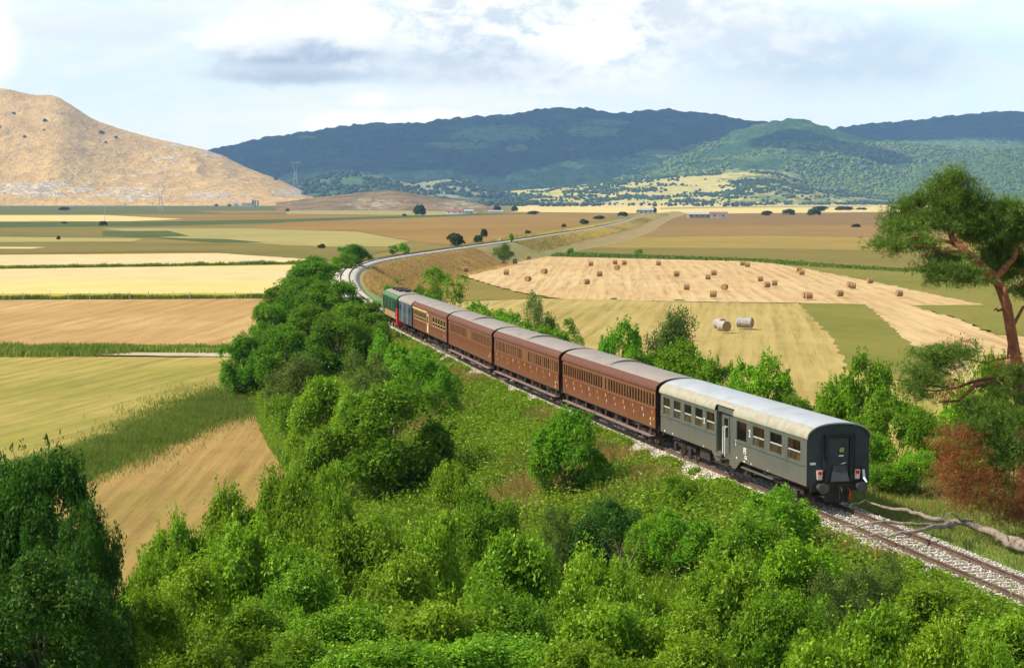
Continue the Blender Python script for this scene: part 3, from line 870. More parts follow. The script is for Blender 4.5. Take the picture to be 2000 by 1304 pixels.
TREES = [
 # kind, px, top, Y, width, label, (name, cat)
 ('oak', 612, 503, 265, 130, 'tallest dark round tree, at the back of the clump left of the bend', 'tree'),
 ('oak', 553, 552, 243, 100, 'dark tree on the left edge of the clump, above the striped tan field end', 'tree'),
 ('oak', 648, 550, 222, 125, 'dense green tree in the clump, beside the pale bend of the rails', 'tree'),
 ('oak', 702, 590, 190, 120, 'dense green tree in the clump nearest the locomotive', 'tree'),
 ('oak', 528, 592, 222, 75, 'narrow dark tree bulging over the tan striped field', 'tree'),
 ('oak', 605, 595, 200, 130, 'broad mid green tree in the heart of the clump', 'tree'),
 ('oak', 478, 655, 184, 118, 'low round tree standing out to the left at the end of the white dirt road', 'tree'),
 ('oak', 560, 638, 176, 115, 'bushy green tree behind the grey green shrub of the slope', 'tree'),
 ('oak', 655, 622, 172, 125, 'wide dark green tree below the bend, right of centre in the clump', 'tree'),
 ('oak', 728, 630, 172, 75, 'dark tree beside the locomotive and its red end', 'tree'),
 ('olive', 585, 693, 150, 125, 'grey green rounded shrub on the slope in front of the clump', 'shrub'),
 ('rob', 757, 650, 150, 80, 'bright green acacia growing close to the first brown carriages', 'tree'),
 ('rob', 815, 682, 139, 120, 'bright green acacia below the first two brown carriages', 'tree'),
 ('rob', 862, 725, 131, 80, 'small acacia next to the ballast below the second brown carriage', 'tree'),
 ('olive', 712, 682, 146, 110, 'brownish green shrub between the two acacia groups on the slope', 'shrub'),
 ('shrub', 557, 775, 134, 95, 'shrub hanging over the end of the ditch at the field edge', 'shrub'),
 ('shrub', 632, 738, 130, 120, 'rounded green shrub above the large layered bush', 'shrub'),
 ('shrub', 700, 765, 121, 120, 'shrub touching the back of the large layered bush', 'shrub'),
 ('oak', 762, 752, 112, 215, 'large layered bush with tiered leaves in the middle of the slope', 'shrub'),
 ('shrub', 640, 835, 113, 130, 'shrub on the left flank of the large layered bush', 'shrub'),
 ('shrub', 585, 850, 120, 90, 'lower shrub at the field edge beside the dry mown field', 'shrub'),
 ('rob', 1117, 800, 97, 140, 'feathery bright acacia in front of the third brown carriage', 'tree'),
 ('rob', 1075, 835, 98, 70, 'small acacia shoot left of the feathery one in front of the carriage', 'tree'),
 # behind the train
 ('sparse', 860, 522, 222, 95, 'open tree with dark loose leaves rising behind the grey van', 'tree'),
 ('oak', 832, 560, 226, 60, 'dark bushy growth behind the roof of the locomotive', 'shrub'),
 ('rob', 945, 590, 208, 90, 'leafy bush behind the roof of the first brown carriage', 'shrub'),
 ('olive', 1048, 572, 198, 70, 'grey olive tree rising behind the second brown carriage', 'tree'),
 ('rob', 1000, 610, 194, 100, 'green bush left of the grey olive tree behind the train', 'shrub'),
 ('sparse', 1110, 622, 178, 60, 'spindly tree behind the roof vent of the middle carriage', 'tree'),
 ('rob', 1060, 640, 180, 110, 'green bush right of the grey olive tree behind the train', 'shrub'),
 ('rob', 1212, 626, 160, 105, 'open crowned acacia behind the third brown carriage', 'tree'),
 ('olive', 1322, 606, 160, 115, 'olive grey tree with a ragged top behind the third brown carriage', 'tree'),
 ('rob', 1340, 668, 140, 120, 'bright bush in front of the olive grey tree', 'shrub'),
 ('rob', 1245, 680, 146, 90, 'bush touching the roof of the third brown carriage', 'shrub'),
 ('rob', 1400, 700, 130, 100, 'mid green bush left of the acacia behind the grey carriage', 'shrub'),
 ('rob', 1483, 696, 121, 130, 'acacia behind the grey carriage, against the mown field', 'tree'),
 ('rob', 1440, 740, 119, 100, 'bush behind the roof of the grey carriage', 'shrub'),
 ('shrub', 1560, 775, 112, 80, 'low bush right behind the grey carriage roof', 'shrub'),
 ('rob', 1682, 692, 116, 130, 'tall light green acacia right of the grey carriage', 'tree'),
 ('rob', 1640, 745, 110, 90, 'lower acacia branches over the end of the grey carriage', 'tree'),
 ('rob', 1745, 760, 103, 130, 'acacia between the grey carriage and the broken pine boughs', 'tree'),
 ('rob', 1700, 835, 97, 100, 'leafy acacia beside the rear door of the grey carriage', 'tree'),
 ('shrub', 1800, 800, 99, 110, 'green shrub behind the rust brown dead bough', 'shrub'),
 ('rob', 1790, 880, 93, 90, 'bright shrub in the shade beside the dead bough', 'shrub'),
 ('shrub', 1730, 905, 93, 80, 'dark low shrub behind the tip of the fallen tree', 'shrub'),
 ('shrub', 1860, 850, 98, 120, 'green shrub underneath the lowest pine bough', 'shrub'),
 ('shrub', 1950, 900, 97, 120, 'shrub by the foot of the pine', 'shrub'),
 ('rob', 1880, 770, 108, 130, 'light green acacia seen between the pine boughs', 'tree'),
 ('shrub', 1930, 690, 112, 100, 'pale shrub behind the pine trunk', 'shrub'),
 # foreground left
 ('dark', 85, 892, 50, 225, 'tall dark tree filling the lower left corner', 'tree'),
 ('dark', 15, 905, 53, 190, 'dark tree cut off by the left edge of the photo', 'tree'),
 ('dark', 160, 985, 47, 150, 'dark lower tree at the right flank of the corner trees', 'tree'),
 ('dark', 70, 1080, 44, 300, 'dark undergrowth tree in front of the corner trees', 'tree'),
 # middle foreground
 ('fore', 540, 912, 84, 150, 'tall leafy shrub whose tip reaches highest over the dry mown field', 'shrub'),
 ('fore', 435, 955, 80, 150, 'leafy shrub on the skyline of the foreground thicket, left half', 'shrub'),
 ('fore', 345, 1012, 76, 130, 'leafy shrub with a pointed tip at the left end of the thicket', 'shrub'),
 ('fore', 635, 960, 82, 130, 'leafy shrub right of the tallest one in the thicket', 'shrub'),
 ('shrub', 640, 905, 96, 80, 'small shrub at the foot of the slope by the dry field', 'shrub'),
 ('fore', 285, 1085, 69, 130, 'shrub beside the dark corner tree over the dry field', 'shrub'),
 ('fore', 500, 1020, 70, 200, 'broad shrub in the thicket below the two skyline shrubs', 'shrub'),
 ('fore', 690, 1010, 71, 190, 'broad light shrub in the thicket right of its middle', 'shrub'),
 ('shrub', 830, 1000, 76, 150, 'yellow green shrub between thicket and grass slope', 'shrub'),
 ('fore', 390, 1100, 63, 190, 'shrub low in the thicket, third from the left', 'shrub'),
 ('fore', 600, 1110, 62, 200, 'shrub low in the thicket near its middle', 'shrub'),
 ('fore', 800, 1090, 63, 200, 'light green shrub below the yellow green one', 'shrub'),
 ('shrub', 1010, 1040, 70, 190, 'shrub below the grass slope left of the dark shrub', 'shrub'),
 ('dark', 1190, 975, 82, 130, 'dark thin leaved shrub with bare stems in the open slope', 'shrub'),
 ('rob', 1335, 1000, 78, 130, 'bright green shrub left of the large acacia by the rails', 'shrub'),
 ('rob', 1530, 952, 75, 150, 'large bright acacia overlapping the grey carriage wheels', 'tree'),
 ('rob', 1455, 1010, 72, 140, 'bright acacia shoots left of the large one by the rails', 'tree'),
 ('rob', 1580, 1050, 67, 160, 'green acacia below the fallen branches', 'tree'),
 ('fore', 1400, 1090, 65, 200, 'dense bright shrub below the acacias', 'shrub'),
 ('olive', 1720, 1085, 64, 150, 'dull brownish shrub by the ballast in the lower right', 'shrub'),
 ('olive', 1640, 1110, 62, 130, 'brownish green shrub next to the dull one in the lower right', 'shrub'),
 ('shrub', 1860, 1140, 60, 180, 'low shrub under the rails near the right edge', 'shrub'),
 ('shrub', 1980, 1195, 56, 150, 'low shrub in the lower right corner', 'shrub'),
 ('fore', 1190, 1080, 64, 190, 'green shrub under the dark thin leaved shrub', 'shrub'),
 # bottom rows
 ('dark', 170, 1150, 50, 170, 'dark shrub at the bottom beside the corner trees', 'shrub'),
 ('fore', 300, 1165, 54, 190, 'shrub on the bottom edge, first right of the dark corner', 'shrub'),
 ('fore', 470, 1180, 53, 210, 'shrub on the bottom edge, second from the dark corner', 'shrub'),
 ('fore', 650, 1190, 52, 210, 'shrub on the bottom edge, third from the dark corner', 'shrub'),
 ('shrub', 840, 1170, 54, 220, 'shrub on the bottom edge just left of the middle', 'shrub'),
 ('fore', 1010, 1150, 56, 220, 'shrub on the bottom edge in the very middle', 'shrub'),
 ('shrub', 1200, 1170, 54, 220, 'shrub on the bottom edge just right of the middle', 'shrub'),
 ('fore', 1370, 1185, 53, 210, 'shrub on the bottom edge below the dense bright shrub', 'shrub'),
 ('fore', 1545, 1160, 55, 210, 'shrub on the bottom edge below the green acacia', 'shrub'),
 ('shrub', 1710, 1190, 53, 200, 'shrub on the bottom edge below the dull brownish shrub', 'shrub'),
 ('fore', 1850, 1220, 51, 190, 'yellow green shrub on the bottom edge near the right corner', 'shrub'),
 ('fore', 560, 1240, 47, 220, 'nearest shrub at the bottom left of the middle', 'shrub'),
 ('fore', 760, 1250, 46, 240, 'nearest shrub at the bottom, left of the central one', 'shrub'),
 ('shrub', 960, 1240, 47, 240, 'nearest shrub at the bottom centre', 'shrub'),
 ('fore', 1160, 1250, 46, 240, 'nearest shrub at the bottom, right of the central one', 'shrub'),
 ('fore', 1380, 1255, 46, 240, 'nearest shrub at the bottom below the acacias', 'shrub'),
 ('shrub', 1600, 1250, 46, 240, 'nearest shrub at the bottom towards the right', 'shrub'),
 ('fore', 1950, 1262, 46, 200, 'nearest shrub in the bottom right corner', 'shrub'),
 ('fore', 340, 1250, 47, 220, 'nearest shrub at the bottom left beside the dark tree', 'shrub'),
 # beyond the bend
 ('oak', 600, 545, 232, 120, 'round green tree in the upper half of the clump', 'tree'),
 ('shrub', 880, 905, 96, 90, 'low leafy shrub right of the large layered bush on the slope', 'shrub'),
 ('shrub', 950, 955, 86, 110, 'low leafy shrub on the slope above the middle of the thicket', 'shrub'),
 ('olive', 1090, 985, 82, 90, 'dull green shrub touching the dark thin leaved one', 'shrub'),
 ('shrub', 1270, 1010, 80, 80, 'low shrub right of the dark thin leaved one', 'shrub'),
 ('shrub', 1330, 930, 88, 60, 'small shrub by the ballast below the grey carriage', 'shrub'),
 ('rob', 770, 545, 395, 40, 'yellow green bush at the inner side of the bend', 'shrub'),
 ('rob', 748, 560, 340, 45, 'yellow green bush nearest the pale rails inside the bend', 'shrub'),
 ('olive', 985, 475, 560, 40, 'grey bush on the bank where the dirt path ends', 'shrub'),
 ('oak', 690, 477, 398, 72, 'pair of round bushes left of the rails where they turn', 'tree'),
 ('rob', 670, 495, 385, 50, 'lighter bush in front of the round bushes at the turn', 'shrub'),
]
for k, px, top, Y, w, lab, cat in TREES:
    ob = plant(k, px, top, Y, w, lab, cat, cat)
    if lab.startswith('dark thin leaved'):
        mb = MB(); r_s = random.Random(4); b0_ = Q(1215, 1105, 77)
        for j in range(7):
            pts = [b0_ + Vector((r_s.uniform(-.2, .2), -1, 0))]
            d_ = Vector((r_s.uniform(-.5, .5), r_s.uniform(-.1, .1), 1)).normalized()
            for q in range(5): d_ = (d_ + Vector((r_s.uniform(-.25, .25), 0, 0))).normalized(); pts.append(pts[-1] + d_ * .3)
            mb.tube(pts, [.05, .045, .04, .03, .02, .01], 5)
        bs = mb.build('bare_stem', G['bark']); bs.parent = ob; bpy.context.view_layer.update(); bs.matrix_parent_inverse = ob.matrix_world.inverted()

FAR = [
 # px, centre y of base, width, height in photo pixels, label
 (771, 497, 28, 16, 'dark round bush on the left of the line just beyond the turn'),
 (887, 480, 36, 21, 'wide dark bush touching the line beyond the bend'),
 (934, 474, 18, 13, 'light bush right of the wide dark one along the line'),
 (945, 464, 13, 15, 'small dark tree behind the light bush along the line'),
 (628, 485, 16, 8, 'flat little bush alone in the meadow left of the round bushes'),
 (820, 421, 23, 18, 'big round tree in front of the rocky knoll'),
 (971, 413, 15, 11, 'round tree at the right tip of the rocky knoll'),
 (1005, 413, 14, 10, 'round tree next right of the knoll tip'),
 (1031, 457, 12, 7, 'tiny bush above the line at the start of the straight'),
 (1101, 444, 9, 6, 'tiny bush beside the far straight'),
 (1141, 438, 18, 9, 'dark bush along the far straight'),
 (1170, 428, 22, 6, 'low hedge on the far straight'),
 (1216, 423, 20, 8, 'dark bush left of the far railway house'),
 (1254, 417, 18, 9, 'dark tree left beside the far railway house'),
 (1276, 418, 15, 11, 'dark tree right beside the far railway house'),
 (1043, 419, 26, 6, 'low dark hedge right of the small farm'),
 (1114, 498, 14, 13, 'round bush at the ditch behind the bale field, leftmost'),
 (1127, 500, 11, 7, 'small bush touching the leftmost round one at the ditch'),
 (1171, 501, 12, 6, 'low bush at the ditch, third from the left'),
 (1185, 501, 12, 6, 'low bush at the ditch, fourth from the left'),
 (1247, 499, 20, 12, 'round bush at the ditch, rightmost'),
 (999, 488, 10, 16, 'slim little tree at the end of the small embankment path'),
 (789, 530, 22, 24, 'green bush on the brown slope of the embankment'),
 (760, 580, 26, 22, 'leafy bush on the embankment in front of the locomotive'),
 (1499, 421, 24, 8, 'flat dark bush left in the row before the yellow fields'),
 (1541, 420, 24, 10, 'dark bush pair in the row before the yellow fields'),
 (1589, 421, 26, 11, 'dark bush right of the pair before the yellow fields'),
 (1604, 413, 36, 9, 'long dark copse on the yellow field'),
 (1648, 411, 34, 7, 'pale green mound of bushes on the yellow field'),
 (1683, 410, 20, 4, 'thin dark hedge on the yellow field, rightmost'),
 (1672, 444, 20, 6, 'lone dark bush in the brown meadow'),
 (126, 411, 22, 6, 'flat dark mound at the foot of the bare hill'),
 (114, 468, 8, 7, 'tiny dark bush in the pale left meadow'),
 (125, 437, 10, 4, 'tiny bush near the thin pole'),
 (201, 441, 16, 8, 'bush at the foot of the thin pole'),
 (423, 403, 8, 4, 'tiny dark bush left of the white chapel'),
 (448, 403, 8, 4, 'tiny dark bush touching the white chapel'),
 (562, 413, 9, 5, 'dark bush left before the long white sheds'),
 (790, 422, 10, 4, 'small dark bush left of the big round tree'),
 (1198, 587, 14, 6, 'tiny weed clump on the lower edge of the bale field, middle one'),
 (1327, 589, 26, 5, 'flat weed clump on the lower edge of the bale field, right one'),
 (1072, 585, 26, 5, 'flat weed clump on the lower edge of the bale field, left one'),
]
for px, by, w, h, lab in FAR:
    if not w: continue
    p = P(px, by, 0)
    x, y = p.x, p.y
    if abs(float(lateral(x, y))) < 24 and 300 < y < 1500:        # stands on the embankment
        for _ in range(4):
            q = P(px, by, gz(x, y)); x, y = q.x, q.y
    W = w / FPX * y / 2; H = h / FPX * y * 1.15
    cm, tm, t0, w0 = pr.choice(PROTO['rob' if y < 700 else 'far'])
    o = thing('bush', lab, 'bush', (x, y, gz(x, y) - .1), pr.uniform(0, 6.28), 'scattered bushes on the plain', (W / w0, W / w0, H / t0))
    link('crown', cm, o)

# lone trees on the bare hill
for px, py, Y, s, lab in ((33, 225, 7020, 16, 'dark tree high on the bare hill, upper of the two left ones'), (93, 239, 6960, 20, 'dark tree on the bare hill below its summit'),
                     (5, 251, 6900, 12, 'dark tree on the bare hill at the left edge'), (52, 269, 6850, 15, 'dark tree on the bare hill, lower left'),
                     (90, 256, 6900, 10, 'tiny tree on the bare hill below the summit tree'), (203, 263, 6960, 24, 'largest dark tree on the shoulder of the bare hill'),
                     (230, 271, 6960, 15, 'dark tree right of the largest one on the bare hill'), (209, 281, 6900, 14, 'dark tree below the largest one on the bare hill'),
                     (541, 352, 7300, 16, 'dark tree on the crest near the end of the bare hill')):
    HX, HY, HZ = BH
    # nearest mesh point that is seen at this place of the photo
    ppx = HX / HY * FPX + 1000; ppy = HOR - (HZ - CAMZ) / HY * FPX
    k = np.argmin((ppx - px) ** 2 + (ppy - py) ** 2 + (HY > 7420) * 1e6)
    x, y, z = HX.flat[k], HY.flat[k], HZ.flat[k]
    cm, tm, t0, w0 = pr.choice(PROTO['far'])
    o = thing('tree', lab, 'tree', (x, y, z - 1), pr.uniform(0, 6), 'lone trees on the bare hill', (s * .42 / w0, s * .42 / w0, s * .6 / t0))
    link('crown', cm, o)

# scrub and copses on the foothills: reads as one mass of dots
rs = np.random.RandomState(21)
ico = bmesh_ico = None
import bmesh
bm = bmesh.new(); bmesh.ops.create_icosphere(bm, subdivisions=1, radius=1)
iv = np.array([v_.co[:] for v_ in bm.verts]); jf = np.array([[v_.index for v_ in f_.verts] for f_ in bm.faces]); bm.free()


def canopy(name, label, surf, n, size, cond, mat):
    HX, HY, HZ = surf
    nr, nc = HX.shape
    i = rs.uniform(0, nr * .77, n); j = rs.uniform(0, nc - 1.01, n)
    i0 = i.astype(int); j0 = j.astype(int); fi = i - i0; fj = j - j0
    def bil(A): return (A[i0, j0] * (1 - fi) * (1 - fj) + A[i0 + 1, j0] * fi * (1 - fj) + A[i0, j0 + 1] * (1 - fi) * fj + A[i0 + 1, j0 + 1] * fi * fj)
    x, y, z = bil(HX), bil(HY), bil(HZ)
    px = x / y * FPX + 1000; py = HOR - (z - CAMZ) / y * FPX
    k = cond(px, py, x, y) & (px > -350) & (px < 2500)
    x, y, z = x[k], y[k], z[k]
    s = size * rs.uniform(.5, 1.35, len(x)) ** 1.2
    V_ = iv[None] * (s[:, None, None] * rs.uniform(.7, 1.3, (len(x), len(iv), 1))) * np.array([1, 1, .85]) + np.stack([x, y, z + s * .45], -1)[:, None, :]
    F_ = jf[None] + (np.arange(len(x)) * len(iv))[:, None, None]
    o = link(name, np_mesh(name, V_.reshape(-1, 3), F_.reshape(-1, 3), mat, False))
    tag(o, label, 'woodland', kind='stuff')


canopy('foothill_scrub', 'scattered scrub and trees over the pale yellow foothills', FH, 17000, 5.8,
       lambda px, py, X, Y: (fbm(X / 130, Y / 110, 4) > np.where(px > 1330, .50, .55) - .06 * (rs.uniform(size=len(px)) < .2) - .2 * (rs.uniform(size=len(px)) < .06)) , G['leaf_far'])
canopy('hill_scrub', 'scrub on the low green hill behind the rocky knoll', LGH, 2600, 9, lambda px, py, X, Y: fbm(X / 120 + 4, Y / 110, 4) > .42, G['leaf_far'])
canopy('slope_wood', 'leafy wood covering the sunny slope on the far right', GS, 44000, 6.8, lambda px, py, X, Y: fbm(X / 160 + 4, Y / 130, 4) > .28, G['leaf_scrub'])
canopy('spur_wood', 'wood over the lower flanks of the mountain spur', SPUR, 34000, 7.5, lambda px, py, X, Y: (fbm(X / 220 + 4, Y / 200, 4) > .38) & (py > 280), G['leaf_scrub'])
# trees in rows on the valley floor beneath the foothills
def dots(name, label, pts, mat):
    pts = np.array(pts)
    V_ = iv[None] * (pts[:, 3][:, None, None] * rs.uniform(.7, 1.3, (len(pts), len(iv), 1))) + pts[:, None, :3]
    F_ = jf[None] + (np.arange(len(pts)) * len(iv))[:, None, None]
    o = link(name, np_mesh(name, V_.reshape(-1, 3), F_.reshape(-1, 3), mat)); tag(o, label, 'woodland', kind='stuff')


pp = []
for _ in range(420):
    px = rs.choice([rs.normal(1110, 45), rs.normal(1000, 60), rs.uniform(1040, 1500), rs.uniform(1300, 2000)]); yy = rs.uniform(395.5, 402) if px < 1500 else rs.uniform(395.5, 398)
    q = P(px, yy + 1.5, 0); pp.append((q.x, q.y, 4, rs.uniform(3.5, 8)))
dots('valley_trees', 'lines of small trees where the plain meets the foothills', pp, G['leaf_far'])
# ================================================================== RAILWAY
M_ball = (lambda: None)()
tt = new_mat('ballast_stone'); v = coords(tt)
vo = tt.n.new('ShaderNodeTexVoronoi'); vo.inputs['Scale'].default_value = 11; tt.l.new(v, vo.inputs['Vector'])
n1 = tt.noise(v, .8, 4, .6); n2 = tt.noise(v, 9, 3, .6)
c = tt.mix(tt.ss(vo.outputs['Color'], .1, .9), lin(228, 220, 202), lin(176, 164, 144))
c = tt.mix(tt.ss(n1, .42, .66, 0, .75), c, lin(138, 116, 88))
c = tt.mix(tt.ss(vo.outputs[0], .35, .7), c, lin(176, 166, 146))
tt.set(tt.b.inputs['Base Color'], c); tt.b.inputs['Roughness'].default_value = .95
bump(tt, tt.add(vo.outputs[0], n2), .35, .05)
M_ball = tt.mat
M_rail = paint('rusty_rail', (.085, .050, .035), .7, (.16, .10, .07), 3)
M_railtop = paint('worn_rail_head', (.22, .18, .16), .35, (.10, .07, .05), 8, metal=.6)
M_sleeper = paint('weathered_sleeper', (.20, .17, .14), .9, (.10, .08, .06), 2)
DZ = {}


def sweep(prof, y0, y1, every=1):
    """closed profile of (lateral, z) along the line"""
    idx = [i for i in range(len(TY)) if y0 <= TY[i] <= y1 and (TY[i] < 700 or i % 5 == 0)][::every]
    n = len(prof); V_ = []
    for i in idx:
        fade = (1 - float(sst(1500, 2300, TY[i])) * .3)
        for l, z in prof:
            V_.append((TX[i] + TN[i][0] * l, TY[i] + TN[i][1] * l, (RAIL - .75) * fade + z - (RAIL - .75)))
    F_ = []
    for a in range(len(idx) - 1):
        for k in range(n):
            F_.append((a * n + k, a * n + (k + 1) % n, (a + 1) * n + (k + 1) % n, (a + 1) * n + k))
    return np.array(V_), np.array(F_)


V_, F_ = sweep([(-2.55, RAIL - .80), (-1.6, RAIL - .20), (1.6, RAIL - .20), (2.7, RAIL - .80)], 25, 2200)
bal = link('ballast_bed', np_mesh('ballast_bed', V_, F_, M_ball)); bal['kind'] = 'structure'
track = thing('railway_track', 'single railway line of two rusty rails curving away across the plain', 'railway track', (TX[60], TY[60], RAIL))
track_inv = Vector((-TX[60], -TY[60], -RAIL))


def tpart(name, V_, F_, mat, parent=None, kind=None):
    V_ = V_ + np.array(track_inv)
    o = link(name, np_mesh(name, V_, F_, mat), parent or track)
    if kind: o['kind'] = kind
    return o


for sg in (-1, 1):
    a = sg * .7525
    V_, F_ = sweep([(a - .07, RAIL - .17), (a - .07, RAIL - .14), (a - .015, RAIL - .12), (a - .015, RAIL - .05), (a - .036, RAIL - .04), (a - .036, RAIL),
                    (a + .036, RAIL), (a + .036, RAIL - .04), (a + .015, RAIL - .05), (a + .015, RAIL - .12), (a + .07, RAIL - .14), (a + .07, RAIL - .17)], 25, 2200)
    tpart('rail', V_, F_, M_rail)
mb = MB(); mb.box(-1.3, 1.3, -.12, .12, -.14, 0); slm = mb.mesh('sleeper', M_sleeper)
far = MB()
for k in range(420):
    s = s_of_y(56) + k * .6
    x, y, dx, dy = trk_at(s)
    ang = math.atan2(dy, dx) - math.pi / 2
    if k < 46:
        o = link('sleeper', slm, track); o.location = Vector((x, y, RAIL - .165)) + track_inv; o.rotation_euler = (0, 0, ang)
# loose ballast stones, near part
rs = np.random.RandomState(4)
n = 42000
s = s_of_y(58) + rs.uniform(0, 1, n) ** 1.3 * 130
l = rs.uniform(-2.9, 2.9, n)
tx, ty, dx, dy = trk_at(s)
x = tx + dy * l; y = ty - dx * l
z = np.where(np.abs(l) < 1.6, RAIL - .2, RAIL - .2 - (np.abs(l) - 1.6) * .6)
k = ~((np.abs(np.abs(l) - .7525) < .06)); x, y, z = x[k], y[k], z[k]
sz = rs.uniform(.025, .062, len(x))
oct_v = np.array([(1, 0, 0), (0, 1, 0), (-1, 0, 0), (0, -1, 0), (0, 0, .8), (0, 0, -.5)]); oct_f = np.array([(0, 1, 4), (1, 2, 4), (2, 3, 4), (3, 0, 4), (1, 0, 5), (2, 1, 5), (3, 2, 5), (0, 3, 5)])
V_ = oct_v[None] * sz[:, None, None] * rs.uniform(.6, 1.4, (len(x), 6, 1)) + np.stack([x, y, z + .02], -1)[:, None]
F_ = oct_f[None] + (np.arange(len(x)) * 6)[:, None, None]
tt = new_mat('loose_stone'); g = tt.n.new('ShaderNodeNewGeometry'); r = g.outputs['Random Per Island']
tt.set(tt.b.inputs['Base Color'], tt.mix(r, lin(228, 218, 200), lin(112, 98, 80))); tt.b.inputs['Roughness'].default_value = .9
tag(link('ballast_stones', np_mesh('ballast_stones', V_.reshape(-1, 3), F_.reshape(-1, 3), tt.mat)), 'loose pale ballast stones along the rails', 'gravel', kind='stuff')

# ================================================================== TRAIN
M_grey = paint('grey_green_paint', (.096, .100, .080), .55, (.062, .066, .052), 1.2, amt=.7, dust=.45)
M_grey_end = paint('dark_slate_paint', (.045, .055, .056), .5, (.028, .034, .036), 1.4)
M_roof_g = paint('silver_roof', (.36, .37, .38), .55, (.25, .255, .26), .8, streak=False, amt=.6)
tt = new_mat('rusty_cream_gutter'); v = coords(tt)
n1 = tt.noise(tt.mapping(v, scale=(1, 1, .4)), 1.1, 6, .7); n2 = tt.noise(v, 3, 5, .7)
c = tt.mix(tt.ss(n2, .4, .7), lin(156, 150, 128), lin(138, 129, 106)); c = tt.mix(tt.ss(n1, .56, .7, 0, .8), c, lin(180, 118, 72))
tt.set(tt.b.inputs['Base Color'], c); tt.b.inputs['Roughness'].default_value = .6
M_gut = tt.mat
M_brown = paint('chestnut_paint', (.150, .043, .010), .55, (.085, .027, .009), 1.3, amt=.8, dust=.25)
M_brown_up = paint('faded_tan_paint', (.165, .068, .024), .6, (.105, .042, .016), 1.5, amt=.6)
M_brown_end = paint('dark_maroon_paint', (.060, .020, .012), .6, (.035, .013, .009), 2)
M_roof_b = paint('dusty_roof', (.26, .222, .185), .75, (.19, .163, .138), .9, streak=False)
M_edge_b = paint('red_brown_gutter', (.125, .046, .024), .6, (.085, .034, .019), 1.5)
M_under = paint('underframe_grime', (.035, .026, .022), .85, (.07, .048, .036), 3)
M_step = paint('dusty_step', (.24, .15, .125), .85, (.14, .09, .07), 3)
M_wheel = paint('wheel_steel', (.07, .05, .04), .6, (.12, .08, .06), 5)
M_black = paint('black_iron', (.02, .02, .02), .5, (.05, .045, .04), 4)
M_white = paint('white_enamel', (.75, .75, .72), .5, (.5, .48, .44), 3)
M_trim = paint('aluminium_trim', (.62, .62, .60), .35, (.4, .4, .38), 3, metal=.3)
M_yel = paint('yellow_lettering', (.75, .50, .14), .6, (.5, .3, .1), 3)
M_cream = paint('cream_panel', (.55, .42, .20), .55, (.35, .25, .12), 3)
M_red = paint('signal_red', (.62, .025, .02), .4, (.4, .02, .02), 3)
M_pink = paint('lamp_plate', (.80, .55, .52), .4, (.7, .4, .38), 6)
M_green = paint('loco_green', (.010, .048, .018), .45, (.006, .026, .012), 1.5)
M_lgreen = paint('loco_pale_green', (.06, .15, .05), .5, (.03, .09, .035), 1.5)
M_tan = paint('loco_sand', (.34, .20, .09), .6, (.2, .12, .06), 2)
M_van = paint('van_slate_blue', (.085, .11, .118), .55, (.05, .065, .07), 1.2, dust=.4)
tt = new_mat('dark_window_glass'); v = coords(tt)
tt.set(tt.b.inputs['Base Color'], tt.mix(tt.ss(tt.noise(v, .9, 3, .6), .4, .65), (.006, .005, .005), (.045, .018, .010)))
tt.b.inputs['Roughness'].default_value = .12; tt.b.inputs['Specular IOR Level'].default_value = .4
M_glass = tt.mat
tt = new_mat('lower_window_glass'); v = coords(tt)
tt.set(tt.b.inputs['Base Color'], tt.mix(tt.ss(tt.noise(v, 1.3, 3, .6), .4, .65), (.085, .060, .030), (.040, .022, .012)))
tt.b.inputs['Roughness'].default_value = .2
M_glass2 = tt.mat

HW = 1.43           # half width of a coach
SOLE, EAVE = 1.08, 3.13


def text_on_side(txt, size, x, z, mat, parent, name='lettering', y=HW + .004, extrude=.003, bold=.008, end=False):
    cu = bpy.data.curves.new('t', 'FONT'); cu.body = txt; cu.size = size; cu.align_x = 'CENTER'; cu.align_y = 'CENTER'
    cu.extrude = extrude; cu.offset = bold
    to = bpy.data.objects.new('t', cu); COL.objects.link(to)
    dg = bpy.context.evaluated_depsgraph_get(); dg.update()
    me = bpy.data.meshes.new_from_object(to.evaluated_get(dg)); bpy.data.objects.remove(to); bpy.data.curves.remove(cu)
    me.materials.clear(); me.materials.append(mat)
    o = link(name, me, parent)
    # text x runs against the car's own +x when seen from +y
    if end: o.rotation_euler = (math.pi / 2, 0, -math.pi / 2); o.location = (x, y, z)
    else: o.rotation_euler = (math.pi / 2, 0, math.pi); o.location = (x, y, z)
    return o


def arc_prof(yh, z0, z1, n=14, p=2.3):
    """upper half outline from (-yh,z0) over (0,z1) to (yh,z0)"""
    out = []
    for i in range(n + 1):
        a = math.pi * i / n
        c, s = math.cos(a), math.sin(a)
        out.append((-yh * math.copysign(abs(c) ** (2 / p), c), z0 + (z1 - z0) * abs(s) ** (2 / p)))
    return out


def wall(mb, L0, L1, y, th, z0, z1, ops, oz0, oz1):
    """side wall with openings ops [(x0,x1)] between heights oz0..oz1, outer face at |y|"""
    ya, yb = (y - th, y) if y > 0 else (y, y - (-th)) 
    ya, yb = min(ya, yb), max(ya, yb)
    mb.box(L0, L1, ya, yb, z0, oz0); mb.box(L0, L1, ya, yb, oz1, z1)
    x = L0
    for a, b in sorted(ops):
        mb.box(x, a, ya, yb, oz0, oz1); x = b
    mb.box(x, L1, ya, yb, oz0, oz1)


